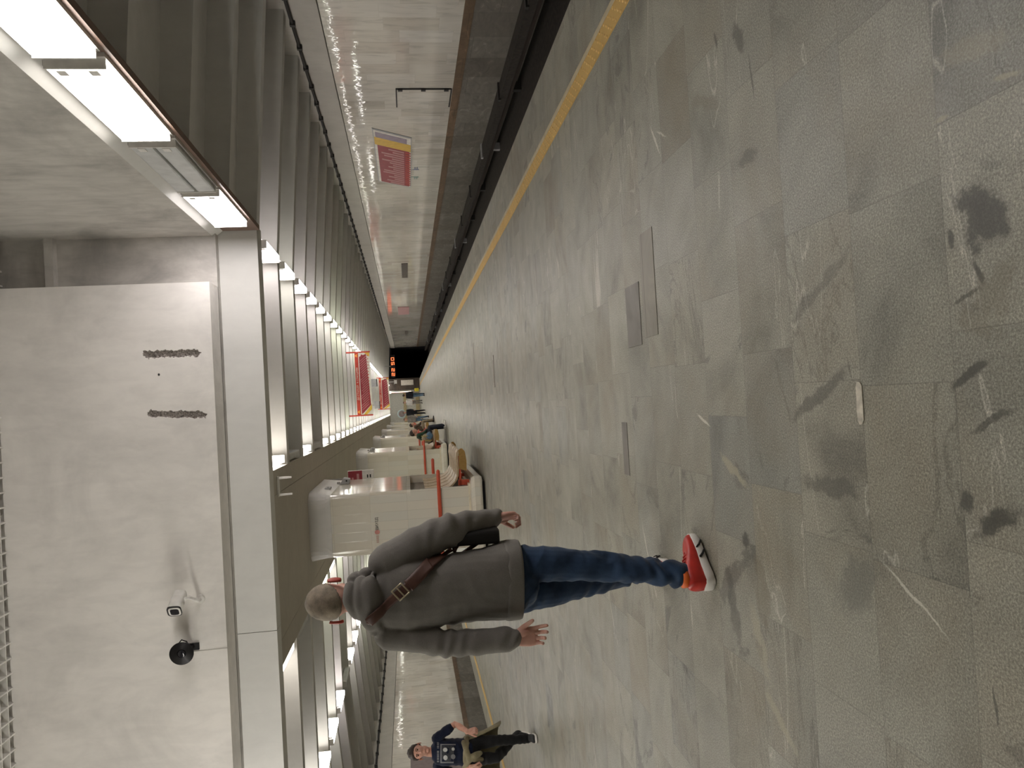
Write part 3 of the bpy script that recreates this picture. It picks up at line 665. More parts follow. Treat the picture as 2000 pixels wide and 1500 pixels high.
# ------------------------------------------------------------------ signs
def flat(bm, pts, y0=0, th=.004): prism(bm, [(x, y0, z) for x, z in pts], (0, -th, 0))
def line_sign(loc, Wd, Hh, label, dropz, detail=True):
    t = thing('line_sign', label, 'sign', loc)
    bx('panel', (-Wd/2, 0, 0), (Wd/2, .07, Hh), MT['sign_white'], t)
    for x in (-Wd/2, Wd/2): bx('post', (x-.022, -.012, -.01), (x+.022, .08, dropz), MT['sign_red'], t)
    hh = Hh*.29
    bx('header', (-Wd/2+.02, -.006, Hh-hh*.82), (Wd/2-.02, 0, Hh), MT['sign_red'], t)
    text('ДО СТАНЦІЙ   К СТАНЦИЯМ', Hh*.155, MT['sign_white'], t, (0, -.008, Hh-hh*.42))
    zb, zt = Hh*.03, Hh-hh; xs = lambda x, z: x+(zt-z)*.75
    x0, x1 = -Wd/2+.02, Wd/2-.02
    bm = bmesh.new(); flat(bm, [(x0+.16, zb), (x1-.02, zb+.19*0+.0), (x1-.02, zb+.10), (x1-.22, zt), (x0+.02, zt), (x0+.02, zt-.02)]) if False else flat(bm, [(x0+.30, zb+.02), (x1-.04, zb+.10), (x1-.13, zt), (x0+.03, zt), (x0+.03, zt-.03)]); obj('map_field', bm, MT['sign_maroon'], t)
    bm = bmesh.new(); flat(bm, [(x0, zt-.06), (x0, zt-.16), (x0+.16, zb), (x0+.32, zb)], -.005); flat(bm, [(x1-.14, zb+.0), (x1, zb), (x1, zb+.16)], -.005); obj('yellow_band', bm, MT['sign_yellow'], t)
    bm = bmesh.new(); n = 22 if detail else 12
    for i in range(n):
        xa = x0+.11+(x1-x0-.42)*i/(n-1); ln = .17+.09*random.random()
        za = zb+.075; ww = .016 if detail else .03
        zc = min(zt-.015, za+ln); dx = -(zc-za)*.85
        flat(bm, [(xa+.22, za), (xa+.22+ww, za), (xa+.22+ww+dx, zc), (xa+.22+dx, zc)], -.0055, .002)
    obj('station_line', bm, MT['sign_pink'], t)['kind'] = 'stuff'
    bm = bmesh.new()
    for i in range(16 if detail else 9):
        xa = x0+.36+(x1-x0-.46)*i/(15 if detail else 8)
        loft(bm, [(V((xa, -.0048, zb+.055)), V((.016, 0, 0)), V((0, 0, .018))), (V((xa, -.008, zb+.055)), V((.016, 0, 0)), V((0, 0, .018)))], 8)
    obj('stop_dot', bm, MT['sign_red'], t)['kind'] = 'stuff'
    for sx in (-1, 1):
        bm = bmesh.new(); xm = sx*(Wd/2-.11); zm = Hh-hh*.42
        prism(bm, [(xm-.05, -.0065, zm-.04), (xm-.03, -.0065, zm+.03), (xm, -.0065, zm+.05), (xm+.03, -.0065, zm+.03), (xm+.05, -.0065, zm-.04), (xm, -.0065, zm-.015)], (0, -.003, 0)); obj('icon', bm, MT['sign_orange'], t)
    bm = bmesh.new(); xm, zm = x1-.10, zb+.235
    loft(bm, [(V((xm, -.001, zm)), V((.045, 0, 0)), V((0, 0, .035))), (V((xm, -.006, zm)), V((.045, 0, 0)), V((0, 0, .035)))], 18); obj('emblem', bm, MT['sign_maroon'], t)
    return t
line_sign((.82, 24.66, 2.415), 2.0, .473, 'nearer red and white station list sign hanging over the platform', .735)
line_sign((.93, 48.3, 2.40), 1.95, .62, 'farther, smaller station list sign hanging behind the first one', .75, False)
for (x, y, z, lb) in ((1.14, 34.12, 2.60, 'grey box speaker hanging below the nearer station list sign, under its middle'), (.17, 34.12, 2.52, 'grey box speaker hanging below the nearer station list sign, under its end by the columns')):
    t = thing('hanging_speaker', lb, 'loudspeaker', (x, y, z))
    bx('body', (-.17, -.12, 0), (.17, .14, .24), MT['greyplastic'], t, .02); bx('underside', (-.16, -.11, -.02), (.16, .13, 0), MT['dark'], t); bx('stem', (-.02, 0, .24), (.02, .04, 3.15-z), MT['metal'], t)
t = thing('platform_clock', 'black digital clock with orange digits at the tunnel mouth', 'clock', (3.53, 65.62, 2.36))
bx('case', (-.95, 0, -.16), (.95, .2, .2), MT['black'], t); bx('hanger', (-.03, .0, .2), (.03, .06, .705), MT['metal'], t)
SEG = {'0': 'abcdef', '2': 'abged', '5': 'afgcd', '8': 'abcdefg', '4': 'fgbc', '1': 'bc'}
for ch, xx in (('2', -.70), ('2', -.32), ('5', .22), ('0', .60)):
    bm = bmesh.new(); w2, h2, q = .13, .135, .045
    sg = {'a': (-w2, h2-q, w2, h2), 'd': (-w2, -h2, w2, -h2+q), 'g': (-w2, -q/2, w2, q/2), 'f': (-w2, 0, -w2+q, h2), 'b': (w2-q, 0, w2, h2), 'e': (-w2, -h2, -w2+q, 0), 'c': (w2-q, -h2, w2, 0)}
    for c_ in SEG[ch]:
        a = sg[c_]; box(bm, (a[0]+xx, -.012, a[1]+.02), (a[2]+xx, -.001, a[3]+.02))
    obj('digit', bm, MT['digits'], t)
t = thing('platform_monitor', 'pale hooded camera box beside the digital clock', 'camera box', (2.2, 65.56, 2.22)); bx('body', (-.16, 0, -.1), (.14, .4, .12), MT['whiteplastic'], t, .02); bx('stem', (-.03, .1, .12), (.03, .16, .93), MT['metal'], t); bx('hood', (-.22, -.05, .12), (.2, .45, .15), MT['metal'], t)
t = thing('round_mirror', 'round mirror with a pale blue rim above the far walkers', 'mirror', (-.52, 62, 1.83))
bm = bmesh.new(); loft(bm, [(V((0, 0, 0)), V((.34, 0, 0)), V((0, 0, .34))), (V((0, -.04, 0)), V((.32, 0, 0)), V((0, 0, .32)))], 28); obj('rim', bm, plain('rim_blue', (.45, .55, .58)), t)
bm = bmesh.new(); loft(bm, [(V((0, -.041, 0)), V((.25, 0, 0)), V((0, 0, .25))), (V((0, -.05, 0)), V((.22, 0, 0)), V((0, 0, .22)))], 28); obj('mirror_face', bm, plain('mirror_face', (.25, .2, .2), .2), t)
bx('pole', (-.03, .0, -1.83), (.03, .05, -.2), MT['metal'], t)
# wall map on the right track wall (a slanted board), hatch, plates
t = thing('wall_route_board', 'slanted maroon route board with a yellow stripe on the right track wall', 'sign', (6.2, 0, 0))
def wq(ya, yb, z0, z1, ez=0): # parallelogram on the wall; y as along the top edge
    sh = lambda z: (1.735-z)/.83*.62
    return [(-ez, ya+sh(z1), z1), (-ez, yb+sh(z1), z1), (-ez, yb+sh(z0), z0), (-ez, ya+sh(z0), z0)]
def wpart(name, q, m, th=.006):
    bm = bmesh.new(); prism(bm, q, (-th, 0, 0)); return obj(name, bm, m, t)
wpart('frame', wq(17.05, 21.1, .88, 1.76), MT['greyplastic'], .012); wpart('backing', wq(17.12, 21.03, .90, 1.735, .012), MT['sign_white'], .004)
wpart('purple_field', wq(17.22, 17.55, .99, 1.70, .016), MT['sign_purple'], .003); wpart('yellow_stripe', wq(17.55, 18.05, .90, 1.735, .016), MT['sign_yellow'], .003)
wpart('map_field', wq(18.05, 21.0, .93, 1.68, .016), MT['sign_maroon'], .003)
bm = bmesh.new()
for i in range(17):
    z1 = 1.22-.0+random.random()*.3; ya = 18.15+i*.168
    prism(bm, wq(ya, ya+.1, 1.06, min(1.6, z1+.1), .019), (-.002, 0, 0))
obj('station_line', bm, MT['sign_pink'], t)['kind'] = 'stuff'
bm = bmesh.new()
for i in range(16):
    ya = 18.12+i*.178
    prism(bm, wq(ya, ya+.09, .90, 1.03, .0195), (-.002, 0, 0))
obj('stop_mark', bm, MT['sign_red'], t)['kind'] = 'stuff'
for nm, y, m in (('blue', 20.1, MT['sign_blue']), ('green', 20.75, MT['sign_green'])):
    d = thing('pictogram', 'small %s figure pictogram below the route board' % nm, 'pictogram', (6.2, y, .80))
    bx('shoulders', (-.006, -.035, -.12), (0, .035, .02), m, d)
    bx('legs', (-.006, -.19 if nm == 'blue' else .035, -.09), (0, -.035 if nm == 'blue' else .19, -.06), m, d); bx('legs', (-.006, -.19 if nm == 'blue' else .035, -.03), (0, -.035 if nm == 'blue' else .19, .0), m, d)
    bx('stem', (-.006, -.008, .02), (0, .008, .14), m, d)
t = thing('wall_hatch', 'outlined service door set in the right track wall before the route board', 'hatch', (6.2, 14.94, .12))
bx('panel', (-.012, .03, .0), (0, .86, 1.06), MT['marble'], t)
bm = bmesh.new(); box(bm, (-.02, -.02, 0), (0, .02, 1.08)); obj('hinge_gap', bm, MT['dark'], t)
bm = bmesh.new(); box(bm, (-.02, 0, 1.06), (0, .9, 1.085)); box(bm, (-.02, 0, -.015), (0, .9, .01)); obj('edge_gap', bm, MT['dark'], t)
for z in (.05, .5, .95): bx('hinge', (-.03, -.02, z), (0, .075, z+.09), MT['black'], t)
for y0, y1, z0, z1, m, lb in ((33.3, 36.9, .98, 1.25, 'darkbrown', 'dark rectangular grille on the right track wall past the route board'), (47.8, 51.6, .9, 1.6, 'sign_pink', 'faded pink poster on the far right track wall'), (63, 66.5, 1.0, 1.22, 'darkbrown', 'small dark plate near the far end of the right track wall')):
    o = bx('wall_plate', (6.17, y0, z0), (6.2, y1, z1), MT[m]); tag(o, lb, 'wall plate')
o = bx('track_wall_door', (mir(6.2), 21.2, .1), (mir(6.17), 23.1, 1.79), plain('plum_panel', (.24, .19, .19), .6)); tag(o, 'dull purple panel on the left track wall beside the person in the navy shirt', 'wall panel')
# inlaid floor pieces
def inlay(name, a, b, m, lb, cat='floor cover'):
    o = bx(name, (min(a[0], b[0]), min(a[1], b[1]), 0), (max(a[0], b[0]), max(a[1], b[1]), .003), MT[m]); return tag(o, lb, cat)
inlay('floor_cover', (.62, 4.10), (.27, 4.36), 'patch_dark', 'dark replacement slab set in the floor beside a paler long slab')
inlay('floor_cover', (.86, 3.82), (.30, 4.04), 'patch', 'brownish long replacement slab set in the floor near the dark one')
inlay('floor_cover', (-.17, 4.50), (-.49, 4.61), 'patch_dark', 'short narrow dark slab set in the floor ahead of the walking man')
t = thing('floor_hatch', 'narrow metal cover plate with two grips in the platform floor', 'floor cover', (.46, 11.43, 0))
bx('plate', (-.24, -.07, 0), (.24, .07, .004), MT['hatch'], t)
for x in (-.2, .2): bx('grip', (x-.03, -.04, .004), (x+.03, .04, .007), MT['metal'], t)
inlay('floor_cover', (1.15, 14.55), (.56, 14.85), 'hatch', 'farther worn metal cover strip in the floor beyond the gripped plate')
bm = bmesh.new(); n = 26; pts = []
for i in range(n):
    a = 2*math.pi*i/n; r = 1+.25*mnoise.noise(V((math.cos(a)*2, math.sin(a)*2, 4))); ca, sa = math.cos(a), math.sin(a); pts.append((-.065+.062*r*math.copysign(abs(ca)**.5, ca), 2.075+.016*r*math.copysign(abs(sa)**.5, sa), .0))
prism(bm, pts, (0, 0, .003)); tag(obj('stone_fill', bm, MT['patch_white']), 'small chalky white fill in a floor slab near the bottom of the view', 'floor patch')

# ------------------------------------------------------------------ people
def remesh(bm, vox, smooth=4, name='tmp'):
    bmesh.ops.recalc_face_normals(bm, faces=bm.faces)
    me = bpy.data.meshes.new(name); bm.to_mesh(me); bm.free()
    o = bpy.data.objects.new(name, me); C.objects.link(o)
    r = o.modifiers.new('r', 'REMESH'); r.mode = 'VOXEL'; r.voxel_size = vox
    q = o.modifiers.new('s', 'SMOOTH'); q.iterations = smooth; q.factor = .5
    bpy.context.view_layer.update()
    out = bpy.data.meshes.new_from_object(o.evaluated_get(bpy.context.evaluated_depsgraph_get()))
    bpy.data.objects.remove(o); bpy.data.meshes.remove(me)
    return out
def mobj(name, me, m, parent=None, disp=None):
    me.materials.clear(); me.materials.append(m)
    if disp:
        nn = [v.normal.copy() for v in me.vertices]
        for v, n_ in zip(me.vertices, nn): v.co += n_*disp(v.co)
    for p in me.polygons: p.use_smooth = True
    me.name = name
    o = bpy.data.objects.new(name, me); C.objects.link(o); o.parent = parent; return o
def limb(bm, pts, rad, n=14, ref=(0, 1, 0), flat=1.0): tube(bm, pts, rad, n, flat, ref)
def lerp(a, b, t): return V(a)*(1-t)+V(b)*t
def hand(bm, wr, d, n, t, s=1.0, curl=(.35, .45, .55, .6), spread=.05, thumb=(.75, .75, .25)):
    """palm with five separate fingers; d = wrist to fingers, n = palm normal, t = towards the thumb"""
    d = V(d).normalized(); t = (V(t)-d*V(t).dot(d)).normalized(); n_ = d.cross(t)
    if n_.dot(V(n)) < 0: n_ = -n_
    n = n_; wr = V(wr)
    loft(bm, [(wr-d*.03*s, t*.026*s, n*.02*s), (wr, t*.027*s, n*.019*s), (wr+d*.03*s, t*.036*s, n*.018*s), (wr+d*.065*s, t*.042*s, n*.016*s), (wr+d*.09*s, t*.041*s, n*.013*s), (wr+d*.10*s, t*.036*s, n*.008*s)], 16, power=2.6)
    ell(bm, wr+d*.035*s+t*.022*s+n*.012*s, (d, t, n), (.035*s, .018*s, .014*s), 12, 8)
    for i, (off, ln, r) in enumerate(((.031, .074, .0092), (.0105, .083, .0095), (-.0105, .077, .0092), (-.030, .060, .0082))):
        a = curl[i]; b = wr+d*.088*s+t*off*s; dr = (d+t*(off*spread/.03)).normalized(); ang = a*.6; p = [b-dr*.015*s, b]
        for seg in (.44, .32, .24):
            dd = dr*math.cos(ang)+n*math.sin(ang); b = b+dd*ln*seg*s; p.append(b); ang += a*1.25
        tube(bm, p, [r*1.0*s, r*1.0*s, r*.93*s, r*.87*s, r*.76*s], 12, 1, t)
    if min(curl) > 1.1: ell(bm, wr+d*.078*s+n*.022*s, (d, t, n), (.026*s, .032*s, .019*s), 12, 8)
    b = wr+d*.022*s+t*.026*s; dr = (d*thumb[0]+t*thumb[1]+n*thumb[2]).normalized(); p = [b-dr*.012*s, b, b+dr*.034*s]
    d2 = (dr+d*.35+n*.1).normalized(); p += [p[-1]+d2*.03*s]; p += [p[-1]+d2*.024*s]
    tube(bm, p, [.0135*s, .0135*s, .0115*s, .0105*s, .0085*s], 10, 1, n)
def head_bm(bm, c, f, u, s=1.0, ears=1.0):
    c = V(c); f = V(f).normalized(); u = (V(u)-f*V(u).dot(f)).normalized(); r = f.cross(u)
    A = (r, f, u)
    def e(x, y, z, rx, ry, rz, seg=18, rg=12): ell(bm, c+r*x*s+f*y*s+u*z*s, A, (rx*s, ry*s, rz*s), seg, rg)
    e(0, -.012, .030, .076, .096, .098); e(0, .022, -.052, .056, .066, .068); e(0, .046, -.008, .058, .047, .082)
    e(0, .102, -.018, .014, .018, .013); tube(bm, [c+f*.088*s+u*.03*s, c+f*.096*s+u*.005*s, c+f*.104*s-u*.016*s], [.009*s, .010*s, .012*s], 10, 1, r)
    e(-.024, .08, .036, .024, .014, .009); e(.024, .08, .036, .024, .014, .009)
    e(0, .090, -.058, .022, .010, .006); e(0, .088, -.067, .019, .010, .007); e(0, .074, -.100, .022, .020, .018)
    e(-.036, .062, -.02, .022, .02, .025); e(.036, .062, -.02, .022, .02, .025)
    for q in (-1, 1):
        o = c+r*q*.078*s-f*.012*s-u*(.006-.02*(ears-1))*s
        ax = ((r*q*.98-f*.2).normalized(), (f*.98+r*q*.2).normalized(), u)
        ell(bm, o+ax[0]*.010*s*ears**3, ax, (.0075*s, .017*s*ears, .036*s), 12, 10)
        tube(bm, [o+ax[0]*.012*s+u*.03*s, o+ax[0]*.016*s-ax[1]*.017*s+u*.014*s, o+ax[0]*.016*s-ax[1]*.016*s-u*.012*s, o+ax[0]*.010*s-u*.03*s], .0045*s, 8)
    return A
def hair_obj(name, c, f, u, m, parent, s=1.0, front=.07, side=-.005, back=-.07, th=.007, wild=.004, length=None):
    c = V(c); f = V(f).normalized(); u = (V(u)-f*V(u).dot(f)).normalized(); r = f.cross(u)
    bm = bmesh.new(); ell(bm, (0, 0, 0), XYZ, (1, 1, 1), 40, 28)
    for v in bm.verts:
        d = v.co.normalized(); az = d.y   # +1 front
        line = front*max(0, az)**.8+side*(1-abs(az))+back*max(0, -az) if az > 0 else side*(1-abs(az))+back*abs(az)
        p = V((d.x*.076, d.y*.096-.012, d.z*.098+.03))
        z = p.z
        k = min(1, max(0, (z-line)/.02))
        t = th*k-.02*(1-k)+wild*k*mnoise.noise(d*6)
        q = V((d.x*(.076+t), d.y*(.096+t)-.012, d.z*(.098+t)+.03))
        if length and k > .2 and d.z < .3 and d.y < .35: q.z -= length*(.3-d.z)*.6; q.x *= 1.05
        v.co = c+(r*q.x+f*q.y+u*q.z)*s
    return obj(name, bm, m, parent, True)
def shoe(parent, heel, toe, L, up=(0, 0, 1), upper=None, sole=None, lining=None, trim=None, nm='shoe', wide=.048, high=.09):
    heel = V(heel); d = (V(toe)-heel).normalized(); upv = V(up); upv = (upv-d*upv.dot(d)).normalized(); sd = d.cross(upv)
    def st(y, w_, z0, z1, off=0): return (heel+d*y*L+upv*((z0+z1)/2)+sd*off, sd*w_, upv*((z1-z0)/2))
    bm = bmesh.new()
    loft(bm, [st(.01, wide*.55, .03, high*.92), st(.05, wide*.78, .02, high), st(.18, wide*.86, .02, high*1.06), st(.32, wide*.88, .02, high*1.0), st(.48, wide*.95, .02, high*.82), st(.65, wide*1.04, .02, high*.68), st(.82, wide*1.0, .02, high*.60), st(.94, wide*.78, .02, high*.50), st(.985, wide*.4, .025, high*.36)], 18, power=2.5)
    o = obj(nm, bm, upper, parent, True)
    bm = bmesh.new(); pr = [(0, .55), (.03, .8), (.15, .95), (.35, .93), (.5, .98), (.66, 1.1), (.83, 1.08), (.95, .82), (1.0, .5)]
    loft(bm, [(heel+d*y*L+upv*high*.19, sd*wide*w_, upv*(high*.19 if y < .9 else high*.155)) for y, w_ in pr], 18, power=5)
    obj('sole', bm, sole, o, True)
    if lining:
        bm = bmesh.new(); loft(bm, [(heel+d*.2*L+upv*(high*.95), d*.042, sd*wide*.72), (heel+d*.2*L+upv*(high*1.16), d*.043, sd*wide*.74)], 16); obj('lining', bm, lining, o, True)
    if trim:
        bm = bmesh.new()
        for y in (.50, .68): 
            for q in (-1, 1): tube(bm, [heel+d*(y-.04)*L+sd*q*wide*1.02+upv*.034, heel+d*(y)*L+sd*q*wide*1.12+upv*.02, heel+d*(y+.07)*L+sd*q*wide*1.14+upv*.006], .005, 6)
        obj('sole_stripe', bm, trim, o)
        bm = bmesh.new()
        for i in range(4):
            y = .46+.07*i; z = high*(.86-.085*i)
            tube(bm, [heel+d*y*L+sd*-.022+upv*z, heel+d*(y+.01)*L+upv*(z+.008), heel+d*y*L+sd*.022+upv*z], .004, 6)
        obj('lace', bm, upper, o)
    return o
def figure(name, label, J, mats, vox=.007, sleeve='long', group=None, hands=None, top_extra=None, leg_r=1.0, top_r=1.0, hair=None, shoes=None, hip_w=.16, head_s=1.0, bottom_disp=None, top_disp=None, hem_t=1.0, ears=1.0, eyes=True):
    """J: joints in the world. Body = one continuous skin surface; clothes, hair and shoes are its children"""
    base = V(((J['anL'].x+J['anR'].x)/2, (J['anL'].y+J['anR'].y)/2, 0))
    f = V(J['face']).normalized(); cf = V(J.get('chest_face', J['face'])).normalized(); cf.z = 0; cf.normalize()
    rt = (J['shR']-J['shL']).normalized(); hr = (J['hipR']-J['hipL']).normalized()
    hu = V(J.get('head_up', (0, 0, 1)))
    def L(a): return V(a)-base
    j = {k: (L(v) if k not in ('face', 'chest_face', 'head_up') else V(v)) for k, v in J.items()}
    s = head_s
    root = None
    def dpt(ax): # forward axis orthogonal
        a = V((-ax.y, ax.x, 0)).normalized(); return a if a.dot(cf) > 0 else -a
    sf, hf_ = dpt(rt), dpt(hr)
    pel = (j['hipL']+j['hipR'])/2; sh = (j['shL']+j['shR'])/2
    # skin
    bm = bmesh.new(); bh = bmesh.new()
    head_bm(bm, j['head'], f, hu, s, ears)
    limb(bm, [sh-V((0, 0, .04)), lerp(sh, j['head'], .45)-sf*.0, j['head']-V(hu)*.03*s-f*.015*s], [.06*s, .054*s, .052*s], ref=sf)
    wS = (j['shR']-j['shL']).length/2
    loft(bm, [(pel-V((0, 0, .06)), hr*hip_w*.72, hf_*.085), (pel+V((0, 0, .03)), hr*hip_w*.88, hf_*.105), (lerp(pel, sh, .3), lerp(hr, rt, .3)*hip_w*.80, sf*.095), (lerp(pel, sh, .6), rt*wS*.80, sf*.105), (lerp(pel, sh, .85), rt*wS*.92, sf*.10), (sh+V((0, 0, .0)), rt*wS*.8, sf*.07), (sh+V((0, 0, .05)), rt*wS*.42, sf*.05)], 22, power=2.4)
    for q in 'LR':
        limb(bm, [j['sh'+q], lerp(j['sh'+q], j['el'+q], .5), j['el'+q], lerp(j['el'+q], j['wr'+q], .35), j['wr'+q]], [.05, .044, .037, .038, .026], ref=(1, .3, 0))
        limb(bm, [j['hip'+q]-V((0, 0, -.02)), lerp(j['hip'+q], j['kn'+q], .5), j['kn'+q], lerp(j['kn'+q], j['an'+q], .3), lerp(j['kn'+q], j['an'+q], .7), j['an'+q]], [.078, .066, .05, .051, .036, .032], ref=(1, .2, 0))
        an, to = j['an'+q], j['toe'+q]
        hd = V((to.x-an.x, to.y-an.y, 0)).normalized()
        limb(bm, [V((an.x, an.y, max(.045, an.z-.05))), lerp(an, to, .4)*1+V((0, 0, to.z-lerp(an, to, .4).z+.008)), lerp(an, to, .72)+V((0, 0, to.z-lerp(an, to, .72).z))], [.03, .026, .016], ref=(1, .2, 0))
        hs = (hands or {}).get(q)
        if hs: hand(bh, j['wr'+q], *hs['dnt'], s=hs.get('s', 1.0), curl=hs.get('curl', (.35, .45, .55, .6)), spread=hs.get('spread', .05), thumb=hs.get('thumb', (.75, .75, .25)))
        else:
            dd = (j['wr'+q]-j['el'+q]).normalized(); hand(bh, j['wr'+q], dd, (rt if q == 'L' else -rt), sf, .95, (.5, .5, .55, .6))
    me = remesh(bm, vox, 3); mh = remesh(bh, .0026 if vox < .01 else .006, 3)
    bj = bmesh.new(); bj.from_mesh(me); bj.from_mesh(mh); bj.to_mesh(me); bj.free()
    o = mobj(name, me, mats['skin']); o.location = base; root = o
    if mats.get('ear'):
        o.data.materials.append(mats['ear']); hx = f.cross(hu).normalized()
        for p in o.data.polygons:
            d = p.center-j['head']
            if abs(d.dot(hx)) > .0795*s and abs(d.dot(hu)) < .09: p.material_index = 1
    tag(root, label, 'person', group)
    # eyes
    if eyes:
        hup = (hu-f*hu.dot(f)).normalized(); hrr = f.cross(hup)
        for q in (-1, 1):
            bm = bmesh.new(); ell(bm, j['head']+hrr*q*.030*s+f*.086*s+hup*.018*s, (hrr, f, hup), (.013*s, .006*s, .006*s), 12, 8); obj('eye', bm, MT['eye'], root, True)
            bm = bmesh.new(); tube(bm, [j['head']+hrr*q*.014*s+f*.094*s+hup*.038*s, j['head']+hrr*q*.032*s+f*.092*s+hup*.042*s, j['head']+hrr*q*.048*s+f*.08*s+hup*.034*s], .004*s, 6); obj('eyebrow', bm, mats['hair'], root)
    # trousers
    g = leg_r; bm = bmesh.new()
    loft(bm, [(pel-V((0, 0, .10)), hr*hip_w*.62, hf_*.085), (pel-V((0, 0, .03)), hr*hip_w*.98, hf_*.118), (pel+V((0, 0, .05)), hr*hip_w*1.0, hf_*.118), (pel+V((0, 0, .13)), hr*hip_w*.90, hf_*.108)], 22, power=2.4)
    for q in 'LR':
        H, K, A = j['hip'+q], j['kn'+q], j['an'+q]; e = A+(A-K).normalized()*mats.get('hem_drop', .012)
        limb(bm, [H-V((0, 0, -.01)), lerp(H, K, .35), lerp(H, K, .72), K, lerp(K, A, .3), lerp(K, A, .7), lerp(K, A, .9), e], [x*g for x in (.088, .084, .072, .066, .064, .056, .057, .058)], 18, ref=(1, .2, 0))
    mobj('trousers', remesh(bm, vox*.95, 3), mats['bottom'], root, bottom_disp)
    # top
    g = top_r; bm = bmesh.new(); hem = lerp(pel, sh, -.02)*hem_t+(1-hem_t)*lerp(pel, sh, .2)
    loft(bm, [(hem, hr*hip_w*1.06*g, hf_*.128*g), (hem+V((0, 0, .06)), hr*hip_w*1.10*g, hf_*.138*g), (lerp(pel, sh, .35), lerp(hr, rt, .4).normalized()*(hip_w*.5+wS*.5)*1.02*g, sf*.135*g), (lerp(pel, sh, .6), rt*wS*.96*g, sf*.135*g), (lerp(pel, sh, .85), rt*wS*1.0*g, sf*.122*g), (sh+V((0, 0, .02)), rt*wS*.86*g, sf*.088*g), (sh+V((0, 0, .065)), rt*wS*.46*g, sf*.07)], 24, power=2.5)
    for q in 'LR':
        a, b, c_ = j['sh'+q], j['el'+q], j['wr'+q]
        if sleeve == 'long':
            limb(bm, [a, lerp(a, b, .4), b, lerp(b, c_, .4), lerp(b, c_, .8), lerp(b, c_, .97)], [x*g for x in (.072, .062, .055, .054, .047, .042)], 18, ref=(1, .3, 0))
        else:
            limb(bm, [a, lerp(a, b, .35), lerp(a, b, .70)], [.064*g, .058*g, .058*g], 18, ref=(1, .3, 0))
    if top_extra: top_extra(bm, base)
    top = mobj('top', remesh(bm, vox*.95, 9 if top_extra else 3), mats['top'], root, top_disp); top.name = mats.get('top_name', 'top')
    if hair: hair_obj('hair', j['head'], f, hu, mats['hair'], root, s, **hair)
    if shoes:
        for q in 'LR':
            h, t = shoes[q]; shoe(root, V(h)-base, V(t)-base, (V(t)-V(h)).length, upper=mats['shoe'], sole=mats['sole'], lining=shoes.get('lining'), trim=shoes.get('trim'), wide=shoes.get('wide', .046), high=shoes.get('high', .09))
    return root, base, top
MT['eye'] = plain('eye', (.03, .02, .018), .2)
SK = mat_skin('skin_fair', (.62, .36, .27), (.52, .26, .19))
SKR = mat_skin('skin_ruddy', (.70, .43, .34), (.62, .33, .26))
HG = mat_cloth('hair_grey_blond', (.27, .22, .165), .7, .45, 300, 17, .6)
HD = mat_cloth('hair_dark', (.045, .033, .027), .5, .3, 300, 20, .5)
HB = mat_cloth('hair_brown', (.10, .065, .045), .5, .3, 300, 20, .5)
WHT = plain('shoe_white', (.78, .75, .70), .5, var=.05)

# --- the man walking away, in a grey hooded jacket
J = dict(
    head=pt(656, 1172, 3.52), shR=pt(752, 1098, 3.52), shL=pt(757, 1238, 3.50),
    elR=pt(880, 1034, 3.53), wrR=pt(966, 1011, 3.66), elL=pt(876, 1258, 3.42), wrL=pt(1004, 1248, 3.36),
    hipR=pt(1005, 1100, 3.50), hipL=pt(1005, 1163, 3.53), knR=pt(1185, 1106, 3.47), knL=pt(1160, 1136, 3.74),
    anR=pt(1322, 1121, 3.345), anL=V((-.915, 3.90, .115)), toeR=V((-.72, 3.44, .04)), toeL=V((-.945, 4.05, .04)),
    face=(.06, 1, -.06), chest_face=(.05, 1, 0), head_up=(.0, -.05, 1))
def man_disp(p):
    d = .007*mnoise.noise(V((p.x*6, p.y*6, p.z*3)))+.003*mnoise.noise(V((p.x*15+3, p.y*15, p.z*9)))
    q = V((p.x*4+p.z*5, p.y*4, p.z*9-p.x*6)); d += .004*(1-abs(mnoise.noise(q))*2.2)
    for e, w_ in ((EL, .12), (WL, .07), (ER, .13), (WR, .06)):
        g = math.exp(-((p-e).length/w_)**2); d += .006*g*math.sin(p.z*85+p.x*30+5*mnoise.noise(p*7))
    return d
zR, zL = J['knR'].z, J['knL'].z
MB0 = V(((J['anL'].x+J['anR'].x)/2, (J['anL'].y+J['anR'].y)/2, 0))
EL, WL, ER, WR = (J[q]-MB0 for q in ('elL', 'wrL', 'elR', 'wrR'))
def jean_disp(p):
    d = .006*mnoise.noise(V((p.x*8, p.y*8, p.z*6)))
    q = V((p.x*7, p.y*7, p.z*13+p.x*9)); d += .005*(.5-abs(mnoise.noise(q))*2)
    for zc, w_, a in ((zR, .10, .004), (.19, .08, .009), (.80, .07, .003)):
        d += a*math.exp(-((p.z-zc)/w_)**2)*math.sin(p.z*80+22*p.x+9*mnoise.noise(V((p.x*7, p.y*7, p.z*7))))
    return d
